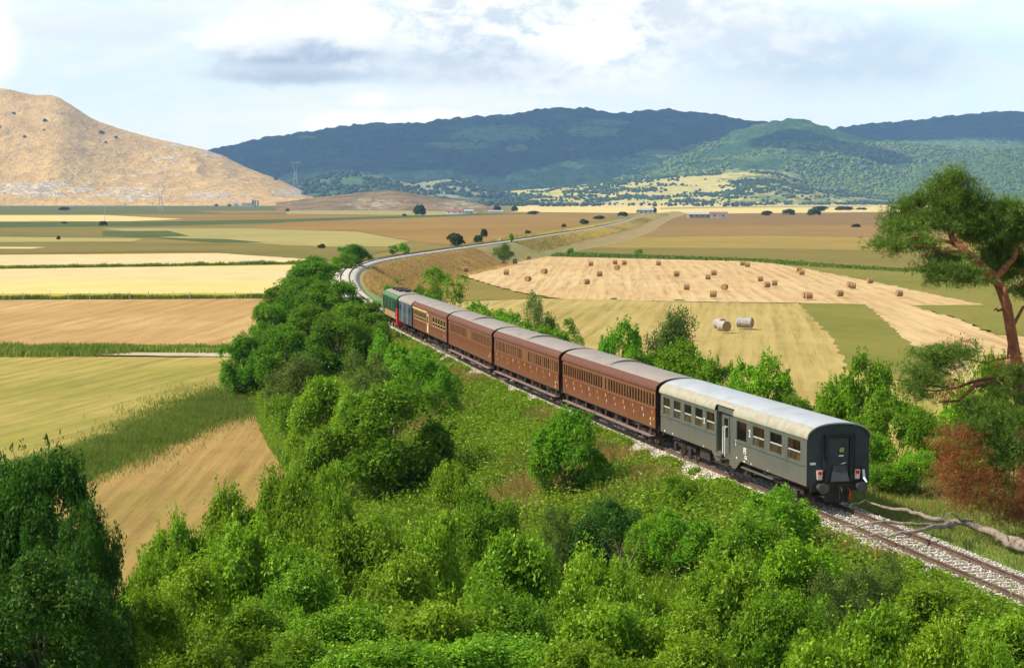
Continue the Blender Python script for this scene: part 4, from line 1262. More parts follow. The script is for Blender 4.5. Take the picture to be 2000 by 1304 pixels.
def roof_parts(L, root, mat_top, mat_edge, ztop, split_y=1.12, over=.16, cut=None, edge_drop=.0):
    full = arc_prof(HW + .05, EAVE, ztop, 40, 2.25)
    def zat(y):
        for (a, za), (b, zb) in zip(full, full[1:]):
            if a <= y <= b: return za + (zb - za) * (y - a) / max(b - a, 1e-6)
        return EAVE
    def band(pts, x0, x1, th=.05):
        pr_ = [(y, z) for y, z in pts] + [(y * .985, z - th) for y, z in reversed(pts)]
        return pr_, x0, x1
    ys = np.linspace(-split_y, split_y, 25)
    top = [(y, zat(y) + .012) for y in ys]
    mb = MB(); mb.sweep([(y, z) for y, z in top] + [(y, z - .06) for y, z in reversed(top)], -L / 2 - over, L / 2 + over)
    r = mb.build('roof', mat_top, root, False)
    for sg in (1, -1):
        ye = [y for y, z in full if y >= split_y]
        seg = [(split_y, zat(split_y))] + [(y, z) for y, z in full if y > split_y]
        segs = [(-L / 2 - over, L / 2 + over, seg)]
        if cut and sg > 0:
            short = [(split_y, zat(split_y))] + [(y, z) for y, z in full if split_y < y < HW - .045]
            segs = [(-L / 2 - over, cut[0], seg), (cut[0], cut[1], short), (cut[1], L / 2 + over, seg)]
        mb = MB()
        for a, b, q in segs:
            q = [(sg * y, z) for y, z in q]
            mb.sweep(q + [(y - sg * .03, z - .04) for y, z in reversed(q)], a, b)
        mb.build('roof_edge', mat_edge, root)
    return full


def end_wall(root, x, full, mat, name='end_wall', th=.06, z0=SOLE):
    hw = HW - .002
    pts = [(-hw, z0)] + [(max(-hw, min(hw, y)), z - .075) for y, z in full if True] + [(hw, z0)]
    mb = MB(); mb.sweep(pts[::-1], x - (.004 if x < 0 else 0), x + th + (.004 if x > 0 else 0))
    return mb.build(name, mat, root)


def bogie(root, xc, wb=2.4, r=.45):
    b = MB()
    for sg in (1, -1):
        b.box(xc - wb / 2 - .55, xc + wb / 2 + .55, sg * 1.02 - .05, sg * 1.02 + .05, .52, .78)
        for dx in (-wb / 2, wb / 2): b.box(xc + dx - .16, xc + dx + .16, sg * 1.10 - .10, sg * 1.10 + .10, .30, .66)
        for dx in (-.5, 0, .5): b.cyl((xc + dx * .4, sg * 1.10, .3), (xc + dx * .4, sg * 1.10, .78), .07, 8)
    b.box(xc - .25, xc + .25, -1.0, 1.0, .5, .85)
    bg_ = b.build('bogie', M_under, root)
    for dx in (-wb / 2, wb / 2):
        for sg in (1, -1):
            w = MB(); w.cyl((xc + dx, sg * .70, r), (xc + dx, sg * .83, r), r, 20); w.cyl((xc + dx, sg * .66, r), (xc + dx, sg * .70, r), r + .03, 20)
            w.cyl((xc + dx, sg * .83, r), (xc + dx, sg * .95, r), .12, 10)
            w.build('wheel', M_wheel, bg_)
        a = MB(); a.cyl((xc + dx, -.66, r), (xc + dx, .66, r), .075, 8); a.build('axle', M_under, bg_)


def buffers(root, x, sg):
    for y in (-.875, .875):
        m = MB(); m.tube([(x, y, 1.05), (x + sg * .34, y, 1.05), (x + sg * .34, y, 1.05), (x + sg * .58, y, 1.05)], [.16, .14, .10, .10], 14)
        m.cyl((x + sg * .58, y, 1.05), (x + sg * .62, y, 1.05), .235, 20)
        m.build('buffer', M_black if sg > 0 else M_grime, root)
    m = MB(); m.box(x - .08, x + .08, -1.25, 1.25, .86, 1.20); m.build('buffer_beam', M_under, root)
    m = MB(); m.tube([(x, 0, 1.02), (x + sg * .42, 0, 1.02), (x + sg * .5, 0, .92), (x + sg * .44, 0, .84)], .045, 8)
    m.tube([(x + sg * .40, -.06, 1.0), (x + sg * .40, -.07, .6), (x + sg * .40, .07, .6), (x + sg * .40, .06, 1.0)], .028, 6)
    m.build('coupling_hook', M_black, root)


M_grime = paint('buffer_grease', (.09, .09, .085), .4, (.03, .03, .03), 4, metal=.3)


def put_car(root, s_near, L):
    """stand a vehicle of length L on the line, its near end at arc length s_near"""
    a = trk_at(s_near + L * .15); b = trk_at(s_near + L * .85)
    mid = trk_at(s_near + L / 2)
    dx, dy = b[0] - a[0], b[1] - a[1]
    root.location = ((a[0] + b[0]) / 2, (a[1] + b[1]) / 2, RAIL)
    root.rotation_euler = (0, 0, math.atan2(dy, dx))


def window(root, x0, x1, z0, z1, y, frame_mat, two=True, bar=None, recess=.05, glass=None):
    """frame with its panes; +y side"""
    sg = 1 if y > 0 else -1
    m = MB(); t_ = .035; ya, yb = sorted((y - sg * .07, y - sg * .012))
    m.box(x0, x1, ya, yb, z0, z0 + t_); m.box(x0, x1, ya, yb, z1 - t_, z1)
    m.box(x0, x0 + t_, ya, yb, z0 + t_, z1 - t_); m.box(x1 - t_, x1, ya, yb, z0 + t_, z1 - t_)
    w = m.build('window', frame_mat, root)
    zm = z0 + (z1 - z0) * (bar if bar else .4)
    ya, yb = sorted((y - sg * .062, y - sg * .045))
    p = MB(); p.box(x0 + t_, x1 - t_, ya, yb, zm if two else z0 + t_, z1 - t_); p.build('pane', glass or M_glass, w)
    if two:
        p = MB(); p.box(x0 + t_, x1 - t_, ya, yb, z0 + t_, zm); p.build('pane', M_glass2, w)
        ya, yb = sorted((y - sg * .062, y - sg * .02))
        p = MB(); p.box(x0 + t_, x1 - t_, ya, yb, zm - .025, zm + .03); p.build('sash_bar', M_trim, w)
    return w


def underframe(root, L, mat=None, boards=None, boxes=()):
    m = MB(); m.box(-L / 2 + .1, L / 2 - .1, -1.2, 1.2, .92, 1.10)
    for bx, bl, by in boxes: m.box(bx - bl / 2, bx + bl / 2, by - .3, by + .3, .38, .92)
    for sg in (1, -1):
        m.tube([(-L * .27, sg * .95, .95), (-L * .1, sg * .95, .45), (L * .1, sg * .95, .45), (L * .27, sg * .95, .95)], .04, 6)
    m.build('underframe', M_under, root)


# ---------------------------------------------------------------- grey coach at the tail
LG = 20.6
g1 = thing('passenger_carriage', 'grey green silver roofed carriage with two red lamps at the tail', 'train carriage')
X = lambda t_: -LG / 2 + t_ * LG
wl = [(.036, .109), (.143, .216), (.250, .322), (.362, .428), (.582, .639), (.668, .7246), (.753, .809), (.838, .894), (.924, .979)]
ops = [(X(a), X(b)) for a, b in wl]
wz0, wz1 = 2.02, 2.96
door = (X(.452), X(.566))
mb = MB()
wall(mb, -LG / 2, door[0], HW, .06, SOLE, EAVE, [o_ for o_ in ops if o_[1] < door[0]], wz0, wz1)
wall(mb, door[1], LG / 2, HW, .06, SOLE, EAVE, [o_ for o_ in ops if o_[0] > door[1]], wz0, wz1)
wall(mb, -LG / 2, LG / 2, -HW, .06, SOLE, EAVE, ops, wz0, wz1)
mb.box(-LG / 2, LG / 2, -HW + .06, HW - .06, SOLE, SOLE + .08)
# dropped skirt below the middle door
mb.poly([(X(.40), HW - .05, SOLE), (X(.60), HW - .05, SOLE), (X(.565), HW - .05, .62), (X(.435), HW - .05, .62),
         (X(.40), HW, SOLE), (X(.60), HW, SOLE), (X(.565), HW, .62), (X(.435), HW, .62)],
        [(0, 1, 2, 3), (7, 6, 5, 4), (0, 4, 5, 1), (1, 5, 6, 2), (2, 6, 7, 3), (3, 7, 4, 0)])
body = mb.build('body', M_grey, g1)
mb = MB()
for sg in (1, -1):
    for a, b in ((-LG / 2 + .25, door[0] - .1), (door[1] + .1, LG / 2 - .02)):
        y0, y1 = sorted((sg * (HW + .003), sg * (HW + .035)))
        mb.box(a, b, y0, y1, wz0 - .10, wz0 - .06)
mb.build('belt_rail', M_grey, g1)
for a, b in ops:
    i = ops.index((a, b))
    window(g1, a, b, wz0, wz1, HW, M_grey, two=(i != 3), bar=.46)
    window(g1, a, b, wz0, wz1, -HW, M_grey, two=True, bar=.46)
# recessed middle doorway
d = MB()
d.box(door[0], door[1], HW - .30, HW - .26, .78, EAVE - .05)
d.box(door[0], door[0] + .03, HW - .26, HW - .062, .78, EAVE - .05); d.box(door[1] - .03, door[1], HW - .26, HW - .062, .78, EAVE - .05)
dm = (door[0] + door[1]) / 2
d.box(dm - .02, dm + .02, HW - .26, HW - .23, .9, 2.9)
d.box(door[0] - .1, door[1] + .15, HW - .26, HW - .12, EAVE - .04, EAVE + .22)
dr = d.build('door', M_grey, g1)
p = MB(); p.box(door[0] + .12, door[0] + .42, HW - .258, HW - .24, 1.9, 2.85); p.build('pane', M_glass, dr)
p = MB(); p.box(dm + .25, dm + .75, HW - .258, HW - .24, 1.9, 2.8); p.build('pane', M_glass, dr)
for q in (-.13, .13):
    p = MB(); p.tube([(dm + q, HW - .10, 1.0), (dm + q, HW + .03, 1.05), (dm + q, HW + .03, 2.42), (dm + q, HW - .10, 2.48)], .026, 6); p.build('handrail', M_white, dr)
for zz, w_ in ((.92, .7), (.66, 1.0)):
    p = MB(); p.box(dm - w_, dm + w_, HW + .002, HW + .20, zz, zz + .05); p.box(dm - .06, dm + .06, HW + .002, HW + .16, zz + .05, zz + .22); p.build('step', M_under, dr)
fullg = roof_parts(LG, g1, M_roof_g, M_gut, 3.80, 1.13, cut=(door[0] - .1, door[1] + .15))
ew = end_wall(g1, -LG / 2, fullg, M_grey_end); end_wall(g1, LG / 2 - .06, fullg, M_grey_end)
xe = -LG / 2
m = MB()      # gangway surround on the tail end
for sg in (1, -1): m.box(xe - .14, xe - .002, sg * .56 - .07, sg * .56 + .07, 1.25, 3.28)
m.box(xe - .14, xe - .002, -.49, .49, 3.20, 3.30)
m.box(xe - .22, xe - .16, -.68, .68, 3.30, 3.36)
gw = m.build('gangway_frame', M_black, g1)
m = MB(); m.box(xe - .05, xe - .002, -.46, .46, 1.28, 3.12); ed = m.build('end_door', M_grey_end, g1)
m = MB(); m.box(xe - .066, xe - .052, -.26, .02, 2.30, 2.78); m.build('pane', M_black, ed)
M_see = paint('painted_tree_view', (.22, .34, .05), .3, (.45, .50, .20), 7, streak=False)  # opaque pane: trees glimpsed in the glass are put into its colour
m = MB(); m.box(xe - .072, xe - .0665, -.24, -.04, 2.52, 2.72); m.build('pane', M_see, ed)
m = MB(); m.box(xe - .078, xe - .068, -.22, .0, 2.34, 2.40); m.build('plate', M_white, ed)
m = MB(); m.tube([(xe - .06, -.12, 2.02), (xe - .12, -.18, 2.04), (xe - .12, -.30, 2.08)], .022, 6); m.build('handle', M_white, ed)
m = MB(); m.poly([(xe - .10, -.30, 1.95), (xe - .10, .26, 1.95), (xe - .30, .42, 1.30), (xe - .30, -.42, 1.30), (xe - .06, -.30, 1.95), (xe - .06, .26, 1.95), (xe - .26, .42, 1.27), (xe - .26, -.42, 1.27)],
                 [(0, 1, 2, 3), (7, 6, 5, 4), (0, 4, 5, 1), (1, 5, 6, 2), (2, 6, 7, 3), (3, 7, 4, 0)])
m.build('fall_plate', paint('plate_grey', (.075, .07, .072), .5, (.045, .042, .045), 3), g1)
for sg in (1, -1):
    m = MB(); m.tube([(xe - .02, sg * .72, 3.25), (xe - .14, sg * .72, 3.25), (xe - .14, sg * .70, 1.7), (xe - .03, sg * .70, 1.6)], .024, 6); m.build('handrail', M_black, g1)
    y = sg * .86
    m = MB(); m.poly([(xe - .10, y - .13, 1.76), (xe - .10, y + .13, 1.76), (xe - .10, y + .10, 1.36), (xe - .10, y - .10, 1.36),
                      (xe - .003, y - .13, 1.76), (xe - .003, y + .13, 1.76), (xe - .003, y + .10, 1.36), (xe - .003, y - .10, 1.36)],
                     [(3, 2, 1, 0), (4, 5, 6, 7), (0, 1, 5, 4), (1, 2, 6, 5), (2, 3, 7, 6), (3, 0, 4, 7)])
    lp = m.build('tail_lamp', M_pink, g1)
    m = MB(); m.box(xe - .125, xe - .102, y - .08, y + .08, 1.58, 1.71); m.build('lens', M_red, lp)
    m = MB(); m.box(xe - .095, xe - .001, y - .20, y + .20, 1.24, 1.295); m.box(xe - .095, xe - .001, y - .2, y - .165, 1.30, 1.84); m.build('lamp_bracket', M_black, lp)
    lamp_y = y
m = MB(); m.tube([(xe - .5, -1.12, 1.25), (xe - .22, -1.12, 1.4), (xe - .12, -1.12, 1.75)], [.03, .06, .05], 7); m.build('hand_lever', M_white, g1)
m = MB(); m.tube([(xe, -.45, 1.0), (xe - .18, -.47, .9), (xe - .2, -.5, .55), (xe - .12, -.55, .42)], .035, 7); m.build('brake_hose', M_red, g1)
m = MB(); m.tube([(xe - .1, -1.0 + .22 * math.cos(k_ / 12 * 6.283), .62 + .22 * math.sin(k_ / 12 * 6.283)) for k_ in range(13)], .014, 5); m.build('cable_ring', M_black, g1)
m = MB(); m.box(xe - .012, xe - .001, 1.02, 1.28, 2.0, 2.10); pl_ = m.build('number_plate', M_white, g1)
m = MB()
m.sweep([(-.55, .35), (.55, .35), (.5, .85), (-.5, .85)], xe + .1, xe + .18); m.build('buffer_beam', M_black, g1)
buffers(g1, xe, -1); buffers(g1, LG / 2, 1)
underframe(g1, LG, boxes=((-1.5, 2.2, .8), (4, 1.5, .8)))
bogie(g1, -LG / 2 + 3.0); bogie(g1, LG / 2 - 3.0)
m = MB(); m.box(X(.20), X(.40), HW - .14, HW - .02, .78, .84); m.build('step_board', M_grey, g1)
for tx_, t_, z_, sz in (('2', .341, 2.52, .46), ('2', .655, 2.40, .40), ('1', .432, 1.86, .40), ('FS', .372, 1.62, .40), ('B 418', .366, 1.30, .14), ('30', .425, 1.18, .13),
                        ('13200', .375, 1.14, .07), ('21', .33, 1.14, .10), ('4', .225, 1.13, .08), ('50', .965, 1.17, .12), ('60', .90, 1.17, .12), ('4', .66, 1.13, .12)):
    text_on_side(tx_, sz, X(t_), z_, M_white, g1)
m = MB(); m.box(X(.365) - .17, X(.365) + .17, HW + .001, HW + .0035, 1.40, 1.43); m.build('lettering', M_white, g1)

# ---------------------------------------------------------------- brown coaches
def brown(label, L, groups, z0, z1, seed, big=False, letters='full', blinds=0.0, door_m=None, vent=True, boards=True):
    r0 = random.Random(seed)
    g = thing('passenger_carriage', label, 'train carriage')
    ops = [o_ for gr in groups for o_ in gr]
    mb = MB()
    wall(mb, -L / 2, L / 2, HW, .06, SOLE, z0 - .08, [], z0 - .3, z0 - .2)
    wall(mb, -L / 2, L / 2, -HW, .06, SOLE, z0 - .08, [], z0 - .3, z0 - .2)
    mb.box(-L / 2, L / 2, -HW + .06, HW - .06, SOLE, SOLE + .08)
    mb.build('body', M_brown, g)
    mb = MB()
    for sg in (1, -1): wall(mb, -L / 2, L / 2, sg * HW, .06, z0 - .08, EAVE, ops, z0, z1)
    for sg in (1, -1):
        y0, y1 = sorted((sg * (HW + .002), sg * (HW + .03))); mb.box(-L / 2, L / 2, y0, y1, z0 - .10, z0 - .055)
    mb.build('window_band', M_brown_up, g)
    for i, (a, b) in enumerate(ops):
        if big:
            w = window(g, a, b, z0, z1, HW, M_cream, two=False)
            q = MB(); q.box(a + .03, b - .03, HW - .044, HW - .02, z0 + (z1 - z0) * .34, z0 + (z1 - z0) * .34 + .05); q.build('sash_bar', M_cream, w)
        else:
            bl = r0.random() < blinds
            window(g, a, b, z0, z1, HW, M_brown_up, two=False, glass=(M_blind if bl else M_glass))
    mb = MB()
    for a, b in ops: mb.box(a, b, -HW + .02, -HW + .035, z0, z1)
    mb.build('far_side_glass', M_glass, g)
    full = roof_parts(L, g, M_roof_b, M_edge_b, 3.80, 1.20)
    end_wall(g, -L / 2, full, M_brown_end); end_wall(g, L / 2 - .06, full, M_brown_end)
    m = MB(); m.box(-L / 2 - .35, -L / 2 - .005, -.6, .6, 1.15, 3.25); m.box(L / 2 + .005, L / 2 + .35, -.6, .6, 1.15, 3.25); m.build('gangway', M_brown_end, g)
    if vent:
        m = MB(); x0 = .2
        pr1 = [(y, z + .03) for y, z in full if abs(y) <= 1.14]
        m.sweep(pr1 + [(y, z + .13 - .1 * (abs(y) / 1.14) ** 2) for y, z in reversed([(a, b) for a, b in full if abs(a) <= 1.14])], x0, x0 + 1.1)
        m.build('roof_vent', M_roof_b, g)
    for ns in ():
        xx = -L / 2 + L * (ns + .5) / 6
        m = MB(); m.cyl((xx, .55, 3.70), (xx, .55, 3.86), .10, 10); m.cyl((xx, .55, 3.86), (xx, .55, 3.90), .15, 10); m.build('roof_ventilator', M_roof_b, g)
    underframe(g, L, boxes=((-1.2, 2.0, .7), (3, 1.2, .7)))
    if boards:
        m = MB()
        m.box(-L / 2 + .5, L / 2 - .5, HW - .12, HW + .16, .60, .65)
        for k_ in range(9): xx = -L / 2 + 1 + k_ * (L - 2) / 8; m.box(xx - .03, xx + .03, HW - .1, HW - .02, .65, 1.0)
        m.build('step_board', M_step, g)
    buffers(g, -L / 2, -1); buffers(g, L / 2, 1)
    bogie(g, -L / 2 + 2.9); bogie(g, L / 2 - 2.9)
    # yellow and white class figures under the windows
    if letters:
        n_ = 11; seq = ('2', '1', '3', '2')
        for k_ in range(n_):
            xx = L / 2 - .8 - k_ * (L - 1.4) / (n_ - 1)
            text_on_side('2' if k_ % 2 else '1', .26, xx, z0 - .30, M_yel if k_ % 3 else M_white, g)
            if k_ % 2 == 0 or letters == 'full': text_on_side('3', .20, xx - .25, z0 - .62, M_white if k_ % 2 else M_yel, g)
        text_on_side('41', .26, -L / 2 + .9, 1.52, M_yel, g); text_on_side('FS', .20, -L / 2 + .9, 1.25, M_yel, g)
    for xx in (-L / 2 - .0,):
        m = MB(); m.box(xx - .012, xx - .001, -.95, -.7, 1.85, 1.95) if False else m.box(xx - .012, xx - .001, .85, 1.15, 1.95, 2.05); m.build('number_plate', M_yel, g)
    return g


M_blind = paint('drawn_blind', (.16, .095, .055), .7, (.10, .06, .035), 3)
LB = 20.35
nar = lambda s_, n_, p_, w_: [(s_ + k_ * p_, s_ + k_ * p_ + w_) for k_ in range(n_)]
gA = [nar(-LB / 2 + .25, 17, .555, .37)]; gB = [nar(LB / 2 - .25 - 16 * .555 - .37, 17, .555, .37)]
mid = [nar(-.25, 1, .5, .3)]
b3 = brown('brown wooden style carriage with full rows of open narrow windows, coupled to the grey one', LB, gA + gB + mid, 2.20, 2.93, 1)
b2 = brown('brown narrow windowed carriage with many drawn blinds, third from the tail', LB, [nar(-LB / 2 + .3, 15, .60, .34)] + [nar(LB / 2 - .3 - 15 * .60, 15, .60, .34)], 2.20, 2.93, 2, letters='some', blinds=.55)
b1 = brown('brown carriage with all blinds drawn and a faded flat side, fourth from the tail', LB, [nar(-LB / 2 + .4, 14, .62, .34)] + [nar(LB / 2 - .4 - 14 * .62, 14, .62, .34)], 2.20, 2.93, 3, letters=None, blinds=.85)
text_on_side('41', .28, -LB / 2 + 1.0, 1.5, M_yel, b1); text_on_side('3', .3, -LB / 2 + .5, 1.7, M_yel, b1)
sq = [(-9.3 + k_ * 1.55, -9.3 + k_ * 1.55 + 1.15) for k_ in range(5)]
sq2 = [(2.2 + k_ * 1.3, 2.2 + k_ * 1.3 + .95) for k_ in range(6)]
b0 = brown('red brown carriage with square cream framed windows, next to the slate van', LB, [sq, sq2], 2.0, 2.85, 4, big=True, letters=None, vent=False, boards=False)
m = MB(); m.box(.15, 1.1, HW + .002, HW + .03, 1.2, 2.95); dd = m.build('door', M_cream, b0)
m = MB(); m.box(.35, .9, HW + .031, HW + .04, 2.1, 2.7); m.build('pane', M_glass, dd)
m = MB(); m.box(.6, LB / 2 - .1, HW + .055, HW + .075, 2.98, 3.10); m.build('name_board', M_yel, b0)
text_on_side('C', .7, .1 + .5, 1.62, M_white, b0, y=HW + .034); text_on_side('L', .4, -LB / 2 + 1.3, 1.5, M_pink, b0)
s0 = s_of_y(82.6) + .25
for i, (cr_, L_) in enumerate(((g1, LG), (b3, LB), (b2, LB), (b1, LB), (b0, LB))):
    put_car(cr_, s0 + i * 21.45 + (0 if i == 0 else .1), L_)

# ---------------------------------------------------------------- van
LV = 9.2
gv = thing('luggage_van', 'short slate blue luggage van between the green locomotive and the brown carriages', 'railway van')
m = MB(); m.box(-LV / 2, LV / 2, -HW, HW, SOLE, 3.05); m.build('body', M_van, gv)
fv = roof_parts(LV, gv, M_roof_b, M_roof_b, 3.72, 1.2)
end_wall(gv, -LV / 2 - .061, fv, M_grey_end, z0=SOLE + .003); end_wall(gv, LV / 2 + .001, fv, M_grey_end, z0=SOLE + .003)
for xx in (-1.9, 1.6):
    m = MB(); m.box(xx - .8, xx + .8, HW + .002, HW + .05, 1.15, 2.9); d_ = m.build('sliding_door', M_van, gv)
    m = MB(); m.box(xx - .7, xx - .66, HW + .052, HW + .075, 1.6, 2.2); m.build('handle', M_trim, d_)
for xx in (-3.6, 3.4):
    window(gv, xx - .3, xx + .3, 2.3, 2.8, HW + .075, M_grey, two=False)
for k_ in range(14):
    m = MB(); xx = -LV / 2 + .2 + k_ * (LV - .4) / 13; m.box(xx - .03, xx + .03, HW + .0015, HW + .035, SOLE, 3.0)
    if abs(xx + 1.9) > .85 and abs(xx - 1.6) > .85: m.build('rib', M_van, gv)
underframe(gv, LV); bogie(gv, -LV / 2 + 1.9, 1.6); bogie(gv, LV / 2 - 1.9, 1.6); buffers(gv, -LV / 2, -1); buffers(gv, LV / 2, 1)
text_on_side('2', .4, .05, 1.9, M_white, gv, y=HW + .006)
put_car(gv, s0 + 5 * 21.45 + .1, LV)
# ---------------------------------------------------------------- locomotive
LO = 12.4
lo = thing('locomotive', 'dark green diesel locomotive with a red rear end at the head of the train', 'locomotive')
m = MB(); m.box(-LO / 2, LO / 2, -HW, HW, 1.75, 3.15); m.build('body', M_green, lo)
m = MB(); m.box(-LO / 2 + .004, LO / 2 - .004, -HW - .012, HW + .012, 1.10, 1.748); m.build('lower_body', M_tan, lo)
fl = roof_parts(LO, lo, M_roof_b, M_lgreen, 3.75, 1.15)
for k_ in range(6):
    xx = -3.6 + k_ * 1.45
    m = MB(); m.box(xx, xx + 1.0, HW + .002, HW + .02, 2.05, 2.95); gr_ = m.build('grille', M_lgreen if k_ % 2 else M_green, lo)
    m = MB()
    for j in range(7): m.box(xx + .06, xx + .94, HW + .0205, HW + .04, 2.12 + j * .115, 2.16 + j * .115)
    m.build('louvre', M_black, gr_)
for xx in (-LO / 2 + .7, LO / 2 - 1.5):
    m = MB(); m.box(xx, xx + .75, HW + .0195, HW + .045, 1.3, 3.0); d_ = m.build('cab_door', M_green, lo)
    m = MB(); m.box(xx + .12, xx + .63, HW + .046, HW + .055, 2.3, 2.85); m.build('pane', M_glass, d_)
m = MB(); m.box(-LO / 2 - .12, -LO / 2 - .003, -1.46, 1.46, .55, 2.2); m.box(-LO / 2 - .003, -LO / 2 + .65, HW + .013, HW + .06, .55, 2.25); m.build('red_end', M_red, lo)
m = MB(); m.box(LO / 2 + .003, LO / 2 + .1, -1.45, 1.45, .5, 1.4); m.build('red_end', M_red, lo)
m = MB(); m.box(-LO / 2 - .03, -LO / 2 - .002, -1.1, -.2, 2.3, 2.95); m.box(-LO / 2 - .03, -LO / 2 - .002, .2, 1.1, 2.3, 2.95); m.build('windscreen', M_glass, lo)
for xx, w_ in ((-1.0, 1.2), (1.6, 1.5), (4.2, .9)):
    m = MB(); m.box(xx - w_ / 2, xx + w_ / 2, -.6, .6, 3.70, 3.95); m.build('roof_fan', M_black, lo)
m = MB(); m.box(-3.5, -2.9, -.25, .25, 3.74, 4.0); m.build('exhaust', M_black, lo)
underframe(lo, LO, boxes=((0, 3.5, .6), (0, 3.5, -.6))); bogie(lo, -LO / 2 + 2.4); bogie(lo, LO / 2 - 2.4); buffers(lo, -LO / 2 - .12, -1); buffers(lo, LO / 2, 1)
put_car(lo, s0 + 5 * 21.45 + LV + 1.3, LO)
# ================================================================== BALES
WORDS = 'first second third fourth fifth sixth seventh eighth ninth tenth eleventh twelfth thirteenth fourteenth fifteenth sixteenth seventeenth eighteenth nineteenth twentieth twenty-first twenty-second twenty-third twenty-fourth twenty-fifth twenty-sixth twenty-seventh twenty-eighth twenty-ninth thirtieth thirty-first thirty-second thirty-third thirty-fourth thirty-fifth thirty-sixth thirty-seventh thirty-eighth'.split()
tt = new_mat('straw_bale'); v = coords(tt)
n1 = tt.noise(tt.mapping(v, scale=(1, 6, 6)), 3, 4, .7)
tt.set(tt.b.inputs['Base Color'], tt.mix(tt.ss(n1, .35, .65), lin(164, 132, 88), lin(100, 74, 46))); tt.b.inputs['Roughness'].default_value = .95
bump(tt, n1, .8, .05); M_bale = tt.mat
tt = new_mat('straw_bale_end'); v = coords(tt); w = tt.n.new('ShaderNodeTexWave'); w.wave_type = 'RINGS'; w.rings_direction = 'X'; w.inputs['Scale'].default_value = 2.2; w.inputs['Distortion'].default_value = 2
tt.l.new(v, w.inputs[0])
tt.set(tt.b.inputs['Base Color'], tt.mix(w.outputs[1], lin(120, 86, 50), lin(176, 136, 84))); tt.b.inputs['Roughness'].default_value = 1
M_bale_end = tt.mat
tt = new_mat('net_wrapped_bale'); v = coords(tt)
n1 = tt.noise(tt.mapping(v, scale=(9, 1, 1)), 2, 4, .7)
tt.set(tt.b.inputs['Base Color'], tt.mix(tt.ss(n1, .35, .65), lin(176, 172, 164), lin(104, 94, 80))); tt.b.inputs['Roughness'].default_value = .8
M_wrap = tt.mat


def bale_mesh(mat, R, Wd, seed):
    rs = np.random.RandomState(seed); n = 28; V_ = []; xs = [-Wd / 2, -Wd / 2 + .06, 0, Wd / 2 - .06, Wd / 2]
    for x_ in xs:
        r_ = R - (.06 if abs(x_) == Wd / 2 else 0)
        for k in range(n):
            a = 6.2832 * k / n; rr = r_ * (1 + rs.normal() * .008); z = R * .97 + rr * math.sin(a)
            V_.append((x_ + rs.normal() * .01, rr * math.cos(a) * 1.02, max(z, 0)))
    F_ = [(i * n + k, i * n + (k + 1) % n, (i + 1) * n + (k + 1) % n, (i + 1) * n + k) for i in range(4) for k in range(n)]
    me = bpy.data.meshes.new('hay_bale'); me.from_pydata(V_, [], F_ + [tuple(range(n - 1, -1, -1)), tuple(4 * n + k for k in range(n))]); me.update()
    me.materials.append(mat); me.materials.append(M_bale_end)
    me.polygons[-1].material_index = 1; me.polygons[-2].material_index = 1
    return me


BALES = [(886, 523), (910, 534), (986, 509), (1005, 504), (1013, 505), (1006, 518), (1032, 509), (989, 541), (1063, 539), (1031, 554), (1154, 523), (1171, 544), (1146, 560), (1201, 520),
         (1219, 521), (1205, 531), (1286, 522), (1321, 544), (1383, 550), (1394, 542), (1341, 571), (1393, 585.5), (1450, 522), (1460, 525), (1485, 554), (1498, 566), (1513, 562), (1415, 571),
         (1561, 534), (1566, 541), (1574, 588), (1580, 589), (1640, 584), (1660, 566), (1666, 568), (1699, 558), (1756, 584)]
bm_ = [bale_mesh(M_bale, .72, 1.35, s_) for s_ in range(3)]
br = random.Random(8)
for i, (px, py) in enumerate(sorted(BALES)):
    p = P(px, py, 0)
    o = link('hay_bale', br.choice(bm_)); o.location = (p.x, p.y, .5)
    k_ = .86 + .08 * (p.y > 450)
    o.scale = (k_,) * 3; o.rotation_euler = (0, 0, R_(br.choice([0, 0, 0, 0, 0, 68]) + br.uniform(-16, 16)))
    tag(o, 'round straw bale on the striped stubble field, %s from the left' % WORDS[i], 'hay bale', 'round straw bales on the stubble field')
wm = bale_mesh(M_wrap, .80, 1.5, 9)
for i, (px, py, lab) in enumerate(((1406, 649, 'pale wrapped bale, far left end of the left pair lying on the mown field'), (1414, 654, 'pale wrapped bale, near right end of the left pair on the mown field'),
                        (1450, 646, 'grey wrapped bale, left one of the right pair on the mown field'), (1460, 647, 'grey wrapped bale, right one of the right pair on the mown field'))):
    p = P(px, py, 0); o = link('hay_bale', wm); o.location = (p.x, p.y, .5); o.rotation_euler = (0, 0, R_(-62 if i < 2 else -25)); o.scale = (.95,) * 3
    tag(o, lab, 'hay bale', 'wrapped bales on the mown field')

# ================================================================== THE PINE
rs = np.random.RandomState(77)
PY = 84.6
pine = thing('pine_tree', 'big red barked pine leaning at the right edge, partly dead lower boughs', 'tree', (22.3, PY, gz(22.3, PY)))
po = Vector((22.3, PY, gz(22.3, PY)))


def W_(px, py, dy=0): return Q(px, py, PY + dy) - po


